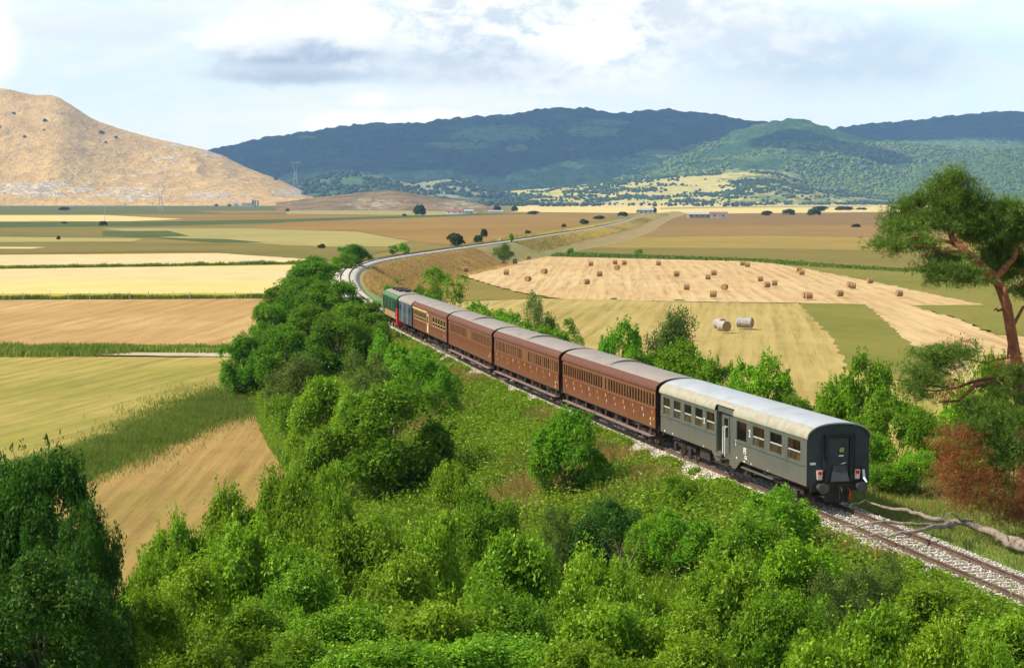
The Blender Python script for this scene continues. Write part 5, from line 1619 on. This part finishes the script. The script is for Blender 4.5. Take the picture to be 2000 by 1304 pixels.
mb = MB()
mb.tube([Vector((.1, 0, -.5)), W_(1999, 960), W_(1996, 860), W_(1992, 780), W_(1984, 700), W_(1974, 642), W_(1966, 596), W_(1954, 562), W_(1939, 535)], [.36, .30, .27, .255, .24, .23, .225, .215, .19], 12)
mb.build('trunk', G['pine_bark'], pine, True)
limbs = [
 ([(1939, 538, 0), (1907, 511, -.3), (1885, 493, -.5), (1864, 473, -.2), (1856, 452, .2), (1850, 420, .5), (1856, 385, .6), (1862, 352, .6)], .24, .03),
 ([(1945, 545, 0), (1968, 517, .4), (1984, 495, .7), (1987, 470, .8), (1995, 440, 1.0), (2020, 410, 1)], .16, .03),
 ([(1864, 474, -.2), (1825, 468, -1), (1785, 462, -1.6), (1745, 470, -2)], .09, .02),
 ([(1885, 493, -.4), (1840, 492, -1.2), (1800, 480, -1.8), (1740, 478, -2)], .08, .02),
 ([(1856, 450, .2), (1820, 425, 1), (1780, 405, 1.4)], .08, .02),
 ([(1852, 430, .4), (1885, 405, .8), (1930, 400, 1)], .08, .02),
 ([(1954, 562, 0), (1928, 545, -1), (1890, 540, -1.6), (1850, 535, -2)], .09, .02),
 ([(1968, 600, 0), (1948, 607, -.3), (1941, 606, -.4)], .07, .03),
 ([(1976, 640, 0), (1998, 600, .6), (2030, 585, 1)], .10, .03),
 ([(1992, 760, 0), (1952, 737, -.8), (1920, 741, -1.2), (1870, 757, -1.8), (1788, 761, -2.4)], .15, .02),
 ([(1992, 775, 0), (1940, 745, -1.6), (1903, 753, -2), (1872, 782, -2.3), (1834, 784, -2.6)], .16, .03),
 ([(1962, 560, -.3), (1963, 600, -.5), (1971, 640, -.5), (1972, 670, -.4), (1968, 700, -.6)], .10, .05),
 ([(1994, 800, 0), (1985, 830, -1.5), (1975, 835, -2.2), (1930, 870, -3)], .12, .03),
 ([(1988, 560, .2), (2010, 545, .6), (2040, 530, 1)], .09, .03),
 ([(1994, 690, -.5), (1962, 700, -1.2), (1925, 710, -1.5), (1880, 702, -2)], .05, .02),
 ([(1985, 690, -.5), (1998, 720, -1), (1990, 760, -1.3), (1996, 800, -1.5)], .06, .03)]
mb = MB()
for pts, r0, r1 in limbs:
    q = [W_(*p) for p in pts]; k = len(q)
    fine = []
    for i in range(k - 1):
        for u in (0, .5): fine.append(q[i].lerp(q[i + 1], u) + Vector(rs.normal(size=3) * .05 * (u > 0)))
    fine.append(q[-1])
    mb.tube(fine, list(np.linspace(r0, r1, len(fine))), 8)
LIMB = mb


def tufts(name, mat, masses, per, blade, root, og, seed, dens=1.0, needle=11, wdt=.09):
    """pads of needles: ellipsoids (px, py, dy, rx, ry, rdepth m) filled with small radiating tufts on twigs"""
    rs = np.random.RandomState(seed)
    pos = []; nr = []; tw = MB()
    for px, py, dy, rx, ry in masses:
        c = np.array(Q(px, py, PY + dy) - og); ax = np.array([rx, (rx + ry) / 2 * .9, ry]) * PY / FPX
        n = int(per * dens * (rx * ry) / 900)
        subs = unit(rs.normal(size=(max(4, n // 16), 3))) * rs.uniform(.35, 1.0, (max(4, n // 16), 1))
        for s_ in subs:
            sc_ = c + s_ * ax
            if rs.uniform() < .35: tw.tube([Vector(c + s_ * ax * .1 + np.array([0, 0, -.15])), Vector(c + s_ * ax * .6 + np.array([0, 0, -.12])), Vector(sc_)], [.03, .02, .008], 4, False)
            d = unit(s_ * np.array([1, 1, .4]) + np.array([0, 0, .5]))
            m_ = 16
            q = rs.normal(size=(m_, 3)) * np.array([.30, .30, .13]) + sc_
            pos.append(q); nr.append(np.tile(d, (m_, 1)))
    pos = np.concatenate(pos); nr = np.concatenate(nr); n = len(pos)
    # each tuft = needles leaving one point
    D = unit(rs.normal(size=(n, needle, 3)) + nr[:, None] * .9)
    B_ = unit(np.cross(D, rs.normal(size=(n, needle, 3))))
    L_ = blade * rs.uniform(.6, 1.3, (n, needle, 1))
    o0 = pos[:, None] + D * .02; tip = pos[:, None] + D * L_; midp = pos[:, None] + D * L_ * .55
    v = np.stack([o0, midp + B_ * blade * wdt / 2, tip, midp - B_ * blade * wdt / 2], 2).reshape(-1, 3)
    f = np.arange(len(v)).reshape(-1, 4)
    me = np_mesh(name, v, f, mat)
    o = link(name, me, root)
    return o, tw


TWG = []
crown = [(1862, 350, .5, 22, 20), (1838, 372, .6, 26, 20), (1880, 368, .6, 24, 20), (1812, 388, .8, 26, 18), (1850, 402, .4, 34, 22), (1775, 402, 1.2, 22, 16), (1760, 422, 1, 26, 16),
         (1800, 425, .6, 30, 20), (1842, 440, 0, 34, 22), (1740, 446, 0, 18, 12), (1775, 452, -.6, 30, 18), (1728, 474, -1.6, 24, 10), (1752, 482, -2, 30, 10), (1800, 478, -1.2, 34, 14), (1850, 500, -.6, 34, 14),
         (1910, 396, .8, 24, 18), (1925, 420, .6, 30, 20), (1890, 430, .4, 30, 22), (1965, 405, 1, 28, 20), (1990, 420, 1, 30, 22), (1945, 445, .8, 34, 22), (1985, 462, 1.2, 34, 22), (1905, 462, .6, 30, 20), (1945, 487, 1.4, 34, 20),
         (2030, 440, 1, 40, 34), (1990, 510, 1.6, 30, 22), (2030, 520, 1, 34, 30), (1870, 528, -1.6, 34, 12), (1835, 542, -1.8, 26, 12), (1892, 545, -1.4, 30, 12), (1925, 520, 1.2, 30, 18), (1820, 520, -1.6, 20, 8),
         (1960, 540, 1.5, 28, 14), (2000, 570, 1.2, 30, 16)]
low = [(1812, 692, -2, 34, 14), (1850, 690, -2, 34, 16), (1835, 715, -2.2, 40, 14), (1795, 722, -2.4, 24, 12), (1805, 745, -2.4, 34, 14), (1775, 757, -2.4, 26, 10), (1880, 688, -1.8, 26, 12), (1790, 775, -2.4, 24, 9),
       (1970, 728, -2, 30, 12), (2000, 735, -1.6, 30, 16), (1905, 795, -2.6, 30, 14), (1935, 812, -2.8, 40, 18), (1980, 815, -2.6, 40, 18), (1910, 838, -3, 38, 20), (1960, 850, -3, 44, 20), (1930, 872, -3.2, 34, 16), (1990, 875, -2.8, 36, 18),
       (1965, 905, -3.2, 26, 12), (1955, 935, -3.3, 22, 16), (1950, 765, -2.2, 28, 10), (2010, 780, -1.6, 30, 18)]
dead = [(a, b, d - 1.3 * (b > 800), rx * 1.15, ry * 1.1) for a, b, d, rx, ry in [(1862, 842, -2.6, 22, 16), (1850, 872, -2.8, 26, 20), (1862, 905, -3, 28, 20), (1885, 930, -3, 30, 22), (1855, 940, -3, 22, 22), (1905, 960, -3, 30, 24), (1870, 975, -3, 24, 18), (1960, 975, -2.6, 34, 16), (1995, 985, -2.4, 30, 18),
        (1990, 945, -2.4, 24, 16), (1930, 985, -2.8, 26, 16), (1852, 768, -2.4, 20, 12), (1838, 780, -2.5, 14, 8), (1985, 700, -1.6, 18, 12), (2000, 716, -1.4, 20, 10), (1965, 710, -1.8, 16, 8), (1880, 672, -1, 12, 6), (1970, 1005, -2.2, 30, 12), (1895, 890, -2.9, 20, 20), (1985, 1010, -2, 34, 16), (2000, 960, -1.6, 20, 24), (1925, 930, -3, 24, 20), (1880, 860, -2.8, 20, 16)]]
o, tw = tufts('crown', G['leaf_pine'], crown, 520, .24, pine, po, 5); TWG.append(tw)
o, tw = tufts('needle_pads', G['leaf_pine'], low, 480, .22, pine, po, 6); TWG.append(tw)
o, tw = tufts('dead_foliage', G['leaf_dead'], dead, 420, .17, pine, po, 7, needle=7, wdt=.10); pass
for w_ in TWG: LIMB.poly(w_.v, w_.f)
LIMB.build('limb', G['pine_bark'], pine, True)
mb = MB()
for _ in range(46):       # bare curling dead twigs in the rusty bough
    a = Q(rs.uniform(1850, 1990), rs.uniform(880, 960), PY - 3 + rs.uniform(-.4, .4)) - po
    pts = [a]; d = Vector((-rs.uniform(.1, .5), 0, -rs.uniform(.0, .5)))
    for k in range(5): d = d + Vector((rs.normal() * .12, rs.normal() * .1, -.08)); pts.append(pts[-1] + d * .55)
    mb.tube(pts, list(np.linspace(.035, .008, 6)), 4, False)
mb.build('dead_twig', G['pine_bark'], pine)

# ================================================================== FALLEN TREE
log = thing('fallen_tree', 'bleached fallen trunk with bare branches reaching over the rails', 'fallen tree', tuple(P(1850, 1022, 5.6)))
lo_ = Vector(log.location)


def Lg(px, py, h): return P(px, py, h) - lo_


def crooked(mb, pts, r0, r1, n=9, j=.06):
    q = [Lg(*p) for p in pts]; fine = []
    for i in range(len(q) - 1):
        for u in (0, .33, .66): fine.append(q[i].lerp(q[i + 1], u) + Vector(rs.normal(size=3) * j * (u > 0)))
    fine.append(q[-1]); mb.tube(fine, list(np.linspace(r0, r1, len(fine)) * rs.uniform(.88, 1.12, len(fine))), n)


m = MB(); crooked(m, [(2090, 1100, 5.15), (2000, 1063, 5.25), (1952, 1046, 5.3), (1903, 1027, 5.45), (1864, 1019, 5.6), (1826, 1014, 5.7), (1780, 1000, 5.8), (1745, 994, 5.85), (1699, 981, 6.0)], .215, .04, 10)
m.build('trunk', G['grey_wood'], log, True)
for pts, r0, r1 in (([(1864, 1022, 5.6), (1845, 1027, 5.75), (1791, 1037, 5.9), (1749, 1044, 5.85), (1700, 1044, 5.8)], .13, .03),
                    ([(1820, 1024, 5.8), (1795, 1025, 5.85), (1738, 1019, 5.95), (1692, 1023, 5.9), (1646, 1027, 5.7)], .09, .03),
                    ([(1700, 982, 6), (1690, 976, 6.2), (1660, 985, 6.3)], .04, .01),
                    ([(1952, 1050, 5.3), (1975, 1062, 5.2), (2040, 1085, 5.0)], .16, .12),
                    ([(1900, 1015, 5.7), (1870, 1008, 5.9), (1830, 1006, 6.0)], .06, .02)):
    m = MB(); crooked(m, pts, r0, r1, 8); m.build('branch', G['grey_wood'], log, True)

# ================================================================== GRASS, WEEDS, FLOWERS
def scatter(n, y0, y1, l0, l1, seed, yp=1.0):
    rs = np.random.RandomState(seed)
    y = y0 + (y1 - y0) * rs.uniform(0, 1, n) ** yp; l = rs.uniform(l0, l1, n)
    tx = np.interp(y, TY, TX); x = tx + l
    px = 1000 + x / y * FPX
    k = (px > -80) & (px < 2080)
    return x[k], y[k], l[k]


def blades(name, label, x, y, z, h, wd, mat, seed, lean=.35):
    rs = np.random.RandomState(seed); n = len(x)
    a = rs.uniform(0, 6.28, n); hh = h * rs.uniform(.5, 1.4, n) * (.35 + 1.3 * fbm(x * .35, y * .35, 3)); ww = wd * rs.uniform(.7, 1.3, n)
    b = np.stack([x, y, z - .05], -1); d = np.stack([np.cos(a), np.sin(a), 0 * a], -1)
    ln = rs.normal(size=(n, 2)) * lean
    tip = b + np.stack([ln[:, 0] * hh, ln[:, 1] * hh, hh], -1)
    mid_ = b + (tip - b) * .5 + np.array([0, 0, .08]) * hh[:, None]
    v = np.stack([b - d * ww[:, None] * .5, b + d * ww[:, None] * .5, mid_ + d * ww[:, None] * .4, tip, mid_ - d * ww[:, None] * .4], 1).reshape(-1, 3)
    f = np.arange(5 * n).reshape(-1, 5)
    o = link(name, np_mesh(name, v, f, mat)); tag(o, label, 'grass', kind='stuff'); return o


G['grass'] = leaf_mat('leaf_grass', (.11, .26, .014), (.21, .38, .030), (.38, .38, .11), .35, .6, .12)
G['weed'] = leaf_mat('leaf_weed', (.050, .17, .008), (.20, .36, .016), (.42, .48, .10), .3, .55, .3)
G['drygrass'] = leaf_mat('leaf_dry_grass', (.42, .25, .08), (.56, .36, .15), (.20, .24, .04), .25, .7, .12)
G['ditchgrass'] = leaf_mat('leaf_ditch', (.08, .18, .018), (.19, .27, .045), (.32, .22, .09), .25, .7, .12)
G['farverge'] = leaf_mat('leaf_far_verge', (.27, .25, .08), (.42, .35, .14), (.14, .18, .04), .45, .8, .02)
x, y, l = scatter(420000, 52, 235, -19, -2.25, 31, 1.5); z = ground(x, y); k = z > .12; x, y, z = x[k], y[k], z[k]
blades('slope_grass', 'tall mixed grass over the embankment slope left of the train', x, y, z, .46, .035, G['grass'], 1)
x, y, l = scatter(120000, 60, 150, 3.1, 16, 32, 1.2); z = ground(x, y)
blades('verge_grass', 'olive grass right of the rails around the fallen tree', x, y, z, .30, .03, leaf_mat('leaf_olive_grass', (.13, .19, .03), (.24, .27, .06), (.40, .32, .12), .3, .7, .15), 2)
x, y, l = scatter(60000, 300, 560, 3.4, 16, 33, 1.0); z = ground(x, y)
blades('bank_grass', 'dry brown grass on the inner bank of the bend', x, y, z, .5, .10, G['drygrass'], 3)
x, y, l = scatter(26000, 235, 560, -14, -3.2, 34, 1.0); z = ground(x, y)
blades('bank_grass', 'green grass on the outer bank of the bend', x, y, z, .5, .10, G['grass'], 4)
x, y, l = scatter(150000, 52, 210, -17, -2.3, 37, 1.4); z = ground(x, y); k = (fbm(x * .21 + 9, y * .13, 4) > .53) & (z > .12); x, y, z = x[k], y[k], z[k]
blades('dry_grass', 'reddish dry seed grass in patches over the slope', x, y, z, .95, .03, leaf_mat('leaf_seed_grass', (.30, .20, .07), (.42, .34, .12), (.20, .24, .05), .3, .7, .2), 8)
for sd_, la, lb, nm in ((38, -10, -2.2, 'left'), (39, 2.2, 11, 'right')):
    x, y, l = scatter(26000, 640, 2100, la, lb, sd_, 1.0); z = ground(x, y)
    blades('verge_grass', 'tall rough grass on the %s side of the far straight' % nm, x, y, z, 1.2 if la < 0 else .75, .55, G['farverge'], sd_)
# leafy weeds: little cushions
rs = np.random.RandomState(12)
x, y, l = scatter(24000, 50, 210, -17, -1.9, 35, 1.45)
k = fbm(x * .16, y * .16 + 3, 3) + rs.uniform(-.16, .16, len(x)) > .40
x, y = x[k], y[k]; z = ground(x, y); n = len(x)
x2, y2, l2 = scatter(9000, 60, 215, -3.1, -1.7, 47, 1.3); k2 = fbm(x2 * .5, y2 * .35, 3) > .40; x = np.concatenate([x, x2[k2]]); y = np.concatenate([y, y2[k2]])
l2 = lateral(x, y); z = np.maximum(ground(x, y), np.where(np.abs(l2) < 2.55, RAIL - .2 - (np.clip(np.abs(l2), 1.6, 3) - 1.6) * .63, 0)); n = len(x)
m_ = 52; sc_ = .22 + 1.05 * rs.uniform(0, 1, n) ** 1.5 * (1 + .5 * sst(100, 70, y)) * sst(-1.7, -4.5, lateral(x, y)) + .06
q = rs.normal(size=(n, m_, 3)) * np.array([.55, .55, .30]) * sc_[:, None, None] + np.array([0, 0, .55]) * sc_[:, None, None]
pos = (np.stack([x, y, z], -1)[:, None] + np.abs(q * np.array([0, 0, 1])) + q * np.array([1, 1, 0])).reshape(-1, 3)
nr = unit(rs.normal(size=pos.shape) * .6 + np.array([0, 0, 1]))
o = link('ground_cover', leaves_mesh('ground_cover', pos, nr, .155, G['weed'], rs, .6)); tag(o, 'leafy weeds and brambles covering the slope', 'ground cover', kind='stuff')
# small pale umbels and yellow flowers
x, y, l = scatter(420, 60, 170, -16, -2.4, 36, 1.3); z = ground(x, y) + rs.uniform(.4, .9, len(x))
c_ = rs.normal(size=(len(x), 5, 3)) * np.array([.06, .06, .02]); pos = (np.stack([x, y, z], -1)[:, None] + c_).reshape(-1, 3)
M_fl = new_mat('pale_flower'); M_fl.b.inputs['Base Color'].default_value = (.72, .72, .45, 1)
o = link('wild_flowers', leaves_mesh('wild_flowers', pos, np.tile([0, 0, 1.], (len(pos), 1)) + rs.normal(size=pos.shape) * .3, .06, M_fl.mat, rs, 1)); tag(o, 'small pale wild flowers dotted over the slope', 'flowers', kind='stuff')
# ditch vegetation, left of the slope
def in_band(px0, py0, px1, py1, w0, w1, n, seed):
    rs = np.random.RandomState(seed); u = rs.uniform(0, 1, n)
    a = P(px0, py0, 0); b = P(px1, py1, 0)
    return u, a, b, rs


def band_grass(name, label, centre, halfw, n, h, wd, mat, seed):
    rs = np.random.RandomState(seed); c = catmull([centre[0]] + centre + [centre[-1]], 1.0)
    i = rs.randint(0, len(c), n)
    hw = np.interp(np.linspace(0, 1, len(c)), np.linspace(0, 1, len(halfw)), halfw)[i]
    x = c[i, 0] + rs.normal(size=n) * hw * .5 ; y = c[i, 1] + rs.normal(size=n) * hw * .8
    px = 1000 + x / y * FPX; k = (px > -60) & (px < 2060)
    return blades(name, label, x[k], y[k], 0 * x[k] + .1, h, wd, mat, seed)


pc = lambda pts: [np.array(P(a, b, 0).xy) for a, b in pts]
band_grass('ditch_grass', 'rough green grass and weeds along the ditch between the two mown fields', pc([(-60, 985), (60, 940), (170, 905), (270, 865), (360, 825), (440, 795), (520, 770)]), [4, 4, 3.6, 3.4, 4, 6, 8], 90000, .48, .05, G['ditchgrass'], 41)
band_grass('verge_grass', 'dark weeds along the white dirt road in front of the tan field', pc([(-60, 689), (100, 690), (220, 690)]), [4, 4, 2], 9000, .8, .12, G['ditchgrass'], 42)
band_grass('verge_grass', 'brown tufts on the far side of the white dirt road', pc([(100, 684), (300, 685), (420, 687)]), [2, 2, 2], 7000, .7, .12, G['ditchgrass'], 43)
band_grass('verge_grass', 'dark green tall grass in the ditch behind the bale field', pc([(960, 497), (1060, 498), (1300, 504), (1480, 511), (1600, 520), (1780, 531)]), [9, 7, 5, 5, 5, 4], 22000, .6, .4, G['leaf_scrub'], 44)
band_grass('verge_grass', 'grass edge in front of the far left stubble strip', pc([(-60, 586), (300, 585), (560, 583)]), [1.0, 1.0, 1.0], 9000, .8, .18, G['ditchgrass'], 45)
band_grass('verge_grass', 'grass edge between the two left stubble strips', pc([(-60, 526.5), (300, 521), (600, 516)]), [1.2, 1.2, 1.2], 7000, .9, .25, G['ditchgrass'], 46)

# ================================================================== SMALL THINGS ON THE PLAIN
fe = thing('fence', 'thin pale posts of a wire fence along the yellow green strip on the left', 'fence', tuple(P(250, 582, 0)))
fo = Vector(fe.location)
fpts = [(-40, 585), (6, 584.5), (45, 584.5), (98, 584), (133, 584), (175, 584), (214, 583.5), (253, 583.5), (290, 583), (338, 583), (371, 583), (420, 582.5), (460, 582.5), (490, 582), (540, 582)]
mp = MB(); mp.box(-.05, .05, -.05, .05, 0, 1.3); pm = mp.mesh('post', paint('grey_post', (.42, .40, .36), .8))
for a, b in fpts:
    p = P(a, b, .5); o = link('post', pm, fe); o.location = p - fo
for hh in (.75, 1.25):
    m = MB(); m.tube([P(a, b, .5) - fo + Vector((0, 0, hh)) for a, b in fpts], .012, 4); m.build('wire', M_trim, fe)

M_wallw = paint('white_render', (.60, .58, .54), .8, (.45, .42, .37), .3, streak=False)
M_wallg = paint('grey_stone_wall', (.36, .33, .28), .9, (.24, .21, .18), .3, streak=False)
M_roofr = paint('red_tile_roof', (.30, .12, .09), .85, (.20, .09, .07), .5, streak=False)
M_roofgr = paint('pale_sheet_roof', (.38, .36, .35), .7, (.28, .27, .26), .3, streak=False)
M_win = paint('dark_opening', (.03, .03, .03), .5, (.02, .02, .02), 1)


def house(name, label, cat, px, py, w, d, h, wall_m, roof_m, rz=0, roof_h=2.5, Y=None, Z0=0, nwin=3, flat=False):
    p = P(px, py, 0) if Y is None else Q(px, py, Y)
    o = thing(name, label, cat, (p.x, p.y, p.z), R_(rz))
    m = MB(); m.box(-w / 2, w / 2, -d / 2, d / 2, -2, h); m.build('wall', wall_m, o)
    m = MB()
    if flat: m.box(-w / 2 - .3, w / 2 + .3, -d / 2 - .3, d / 2 + .3, h + .01, h + .5)
    else: m.poly([(-w / 2 - .6, -d / 2 - .6, h + .01), (w / 2 + .6, -d / 2 - .6, h + .01), (w / 2 + .6, d / 2 + .6, h + .01), (-w / 2 - .6, d / 2 + .6, h + .01), (-w / 2 - .6, 0, h + roof_h), (w / 2 + .6, 0, h + roof_h)],
                 [(0, 3, 2, 1), (0, 1, 5, 4), (2, 3, 4, 5), (0, 4, 3), (1, 2, 5)])
    m.build('roof', roof_m, o)
    for k in range(nwin):
        xx = -w / 2 + w * (k + .5) / nwin
        m = MB(); m.box(xx - .8, xx + .8, -d / 2 - .06, -d / 2 - .01, h * .35, h * .7); m.build('window', M_win, o)
    return o


house('chapel', 'small white building at the foot of the bare hill', 'building', 461, 403.5, 13, 10, 8, M_wallw, M_roofgr, 10, 6, nwin=1)
r_ = house('ruined_building', 'long pale ruin with a dark square tower beside the small white building', 'building', 484, 403.3, 32, 12, 9, paint('pale_ruin', (.50, .46, .38), .9, (.34, .30, .25), .2), M_wallg, 0, flat=True, nwin=4)
m = MB(); m.box(12, 22, -7, 7, -2, 18); m.box(26, 30, -6, 6, -2, 17); m.build('tower', M_wallg, r_)
m = MB(); m.box(13.5, 16, -7.06, -7.01, 6, 15); m.build('opening', M_win, r_)
for px, w, lab in ((571, 26, 'white shed, left end of the row of sheds below the knoll'), (584, 20, 'white shed in the middle of the row below the knoll'), (597, 12, 'white shed, right end of the row of sheds below the knoll')):
    house('shed', lab, 'shed', px, 409, w, 10, 5, M_wallw, M_roofgr, 4, 2, nwin=2)
house('barn', 'red roofed barn of the small farm right of the knoll', 'barn', 888, 418.5, 22, 9, 4.5, M_wallw, M_roofr, -5, 2.5, nwin=3)
house('shed', 'low pale shed next to the red roofed barn', 'shed', 912, 418, 16, 8, 4, M_wallw, M_roofgr, 5, 2, nwin=3)
house('shed', 'flat pale shed at the right tip of the knoll', 'shed', 968, 416.5, 20, 8, 2.6, M_wallw, M_roofgr, 0, 1.5, nwin=0)
house('barn', 'long dark barn with a pink gable far out in the brown meadow', 'barn', 1376, 426, 34, 9, 4, M_wallg, M_roofgr, 3, 2, nwin=6)
house('barn', 'small pink barn joined to the right of the long dark one', 'barn', 1403, 426, 18, 8, 4.5, M_wallw, M_roofr, 3, 2, nwin=2)
house('house', 'grey stone railway house between two dark trees beside the far line', 'house', 1262, 419.5, 18, 10, 6, M_wallg, M_roofgr, -10, 2.5, nwin=3)
house('house', 'white house block left in the group on the low hill behind the knoll', 'house', 836, 384, 20, 14, 9, M_wallw, M_roofgr, 0, Y=7150, nwin=2, flat=True)
house('house', 'long white house in the group on the low hill behind the knoll', 'house', 857, 382, 46, 14, 10, M_wallw, M_roofgr, -6, 4, Y=7200, nwin=5)
house('house', 'low white annex right of the long white house on the low hill', 'house', 874, 384, 24, 12, 6, M_wallw, M_roofgr, -6, Y=7180, nwin=2, flat=True)
house('house', 'tiny white house at the top of the low hill', 'house', 860, 360, 20, 10, 7, M_wallw, M_roofgr, 0, Y=7700, nwin=0)
house('house', 'white house alone in a clearing high on the wooded spur', 'house', 1745, 293.5, 36, 16, 12, M_wallw, M_roofgr, 0, Y=9350, nwin=3)
M_rock = paint('pink_quarry_rock', (.50, .36, .30), .9, (.62, .55, .48), .03, streak=False)


def pylon(px, py, H, base, label, ytop=True, Y=None, rz=0):
    p = P(px, py, 0) if Y is None else Q(px, py, Y)
    o = thing('power_pylon', label, 'pylon', (p.x, p.y, p.z), rz)
    t_ = base * .035; m = MB()
    lv = [(0, base / 2), (H * .2, base * .40), (H * .38, base * .29), (H * .55, base * .17)]
    for sx in (-1, 1):
        for sy in (-1, 1):
            m.tube([(sx * r, sy * r, z) for z, r in lv], t_, 4)
            m.tube([(sx * base * .17, sy * base * .17, H * .55), (sx * base * .62, sy * base * .12, H * .90)], t_, 4)
            m.tube([(sx * base * .62, sy * base * .1, H * .90), (sx * base * .5, 0, H)], t_ * .8, 4)
    for (z0, r0), (z1, r1) in zip(lv, lv[1:]):
        for s_ in (-1, 1):
            m.tube([(-r0, s_ * r0, z0), (r1, s_ * r1, z1)], t_ * .55, 4); m.tube([(r0, s_ * r0, z0), (-r1, s_ * r1, z1)], t_ * .55, 4)
            m.tube([(s_ * r0, -r0, z0), (s_ * r1, r1, z1)], t_ * .55, 4); m.tube([(s_ * r0, r0, z0), (s_ * r1, -r1, z1)], t_ * .55, 4)
    m.build('lattice', M_pyl, o)
    a = MB()
    for z in (H * .90, H * .93): a.tube([(-base * 1.15, 0, z), (base * 1.15, 0, z)], t_ * .9, 4)
    for k in range(-5, 6): a.tube([(k * base * .2, 0, H * .90), ((k + 1) * base * .2 if k < 5 else k * base * .2, 0, H * .93)], t_ * .5, 4)
    a.build('cross_arm', M_pyl, o)
    for k in (-1.1, 0, 1.1):
        i_ = MB(); i_.tube([(k * base, 0, H * .90), (k * base, 0, H * .84)], t_ * .8, 5); i_.build('insulator', M_pyl, o)
    return o


M_pyl = paint('galvanised_lattice', (.42, .42, .42), .6, (.3, .3, .3), 1, streak=False)
pylon(314, 412, 44, 8.5, 'lattice power pylon standing in front of the bare hill')
pylon(577, 364, 100, 17, 'lattice power pylon silhouetted against the dark mountain', Y=7550)
o = thing('mast', 'thin tall pole standing by a bush in the left meadow', 'pole', tuple(P(205, 438, 0)))
m = MB(); m.tube([(0, 0, 0), (0, 0, 16)], [.22, .14], 6); m.build('pole', M_pyl, o)
m = MB(); m.tube([(-1.6, 0, 15), (1.6, 0, 15)], .12, 4); m.build('cross_arm', M_pyl, o)
p = P(792, 494, RAIL - .7)
o = thing('equipment_box', 'small dark lineside box next to the bush beyond the turn', 'cabinet', tuple(P(795, 494, gz(P(795, 494, 5).x, P(795, 494, 5).y))))
m = MB(); m.box(-.6, .6, -.4, .4, 0, 1.5); m.box(-.7, .7, -.5, .5, 1.502, 1.6); m.build('cabinet', M_black, o)

# ================================================================== AIR
hz = MB(); hz.box(-8200, 8200, -2200, 14600, -1.5, 1150); hm = bpy.data.materials.new('haze'); hm.use_nodes = True
nt = hm.node_tree; nt.nodes.clear(); pv = nt.nodes.new('ShaderNodeVolumePrincipled'); oo = nt.nodes.new('ShaderNodeOutputMaterial')
pv.inputs['Color'].default_value = (.34, .60, 1.0, 1); pv.inputs['Density'].default_value = 5.0e-5; pv.inputs['Anisotropy'].default_value = .2
nt.links.new(pv.outputs[0], oo.inputs['Volume'])
o = hz.build('haze', hm); o['kind'] = 'stuff'
tag(o, 'thin blue summer haze filling the valley', 'haze')
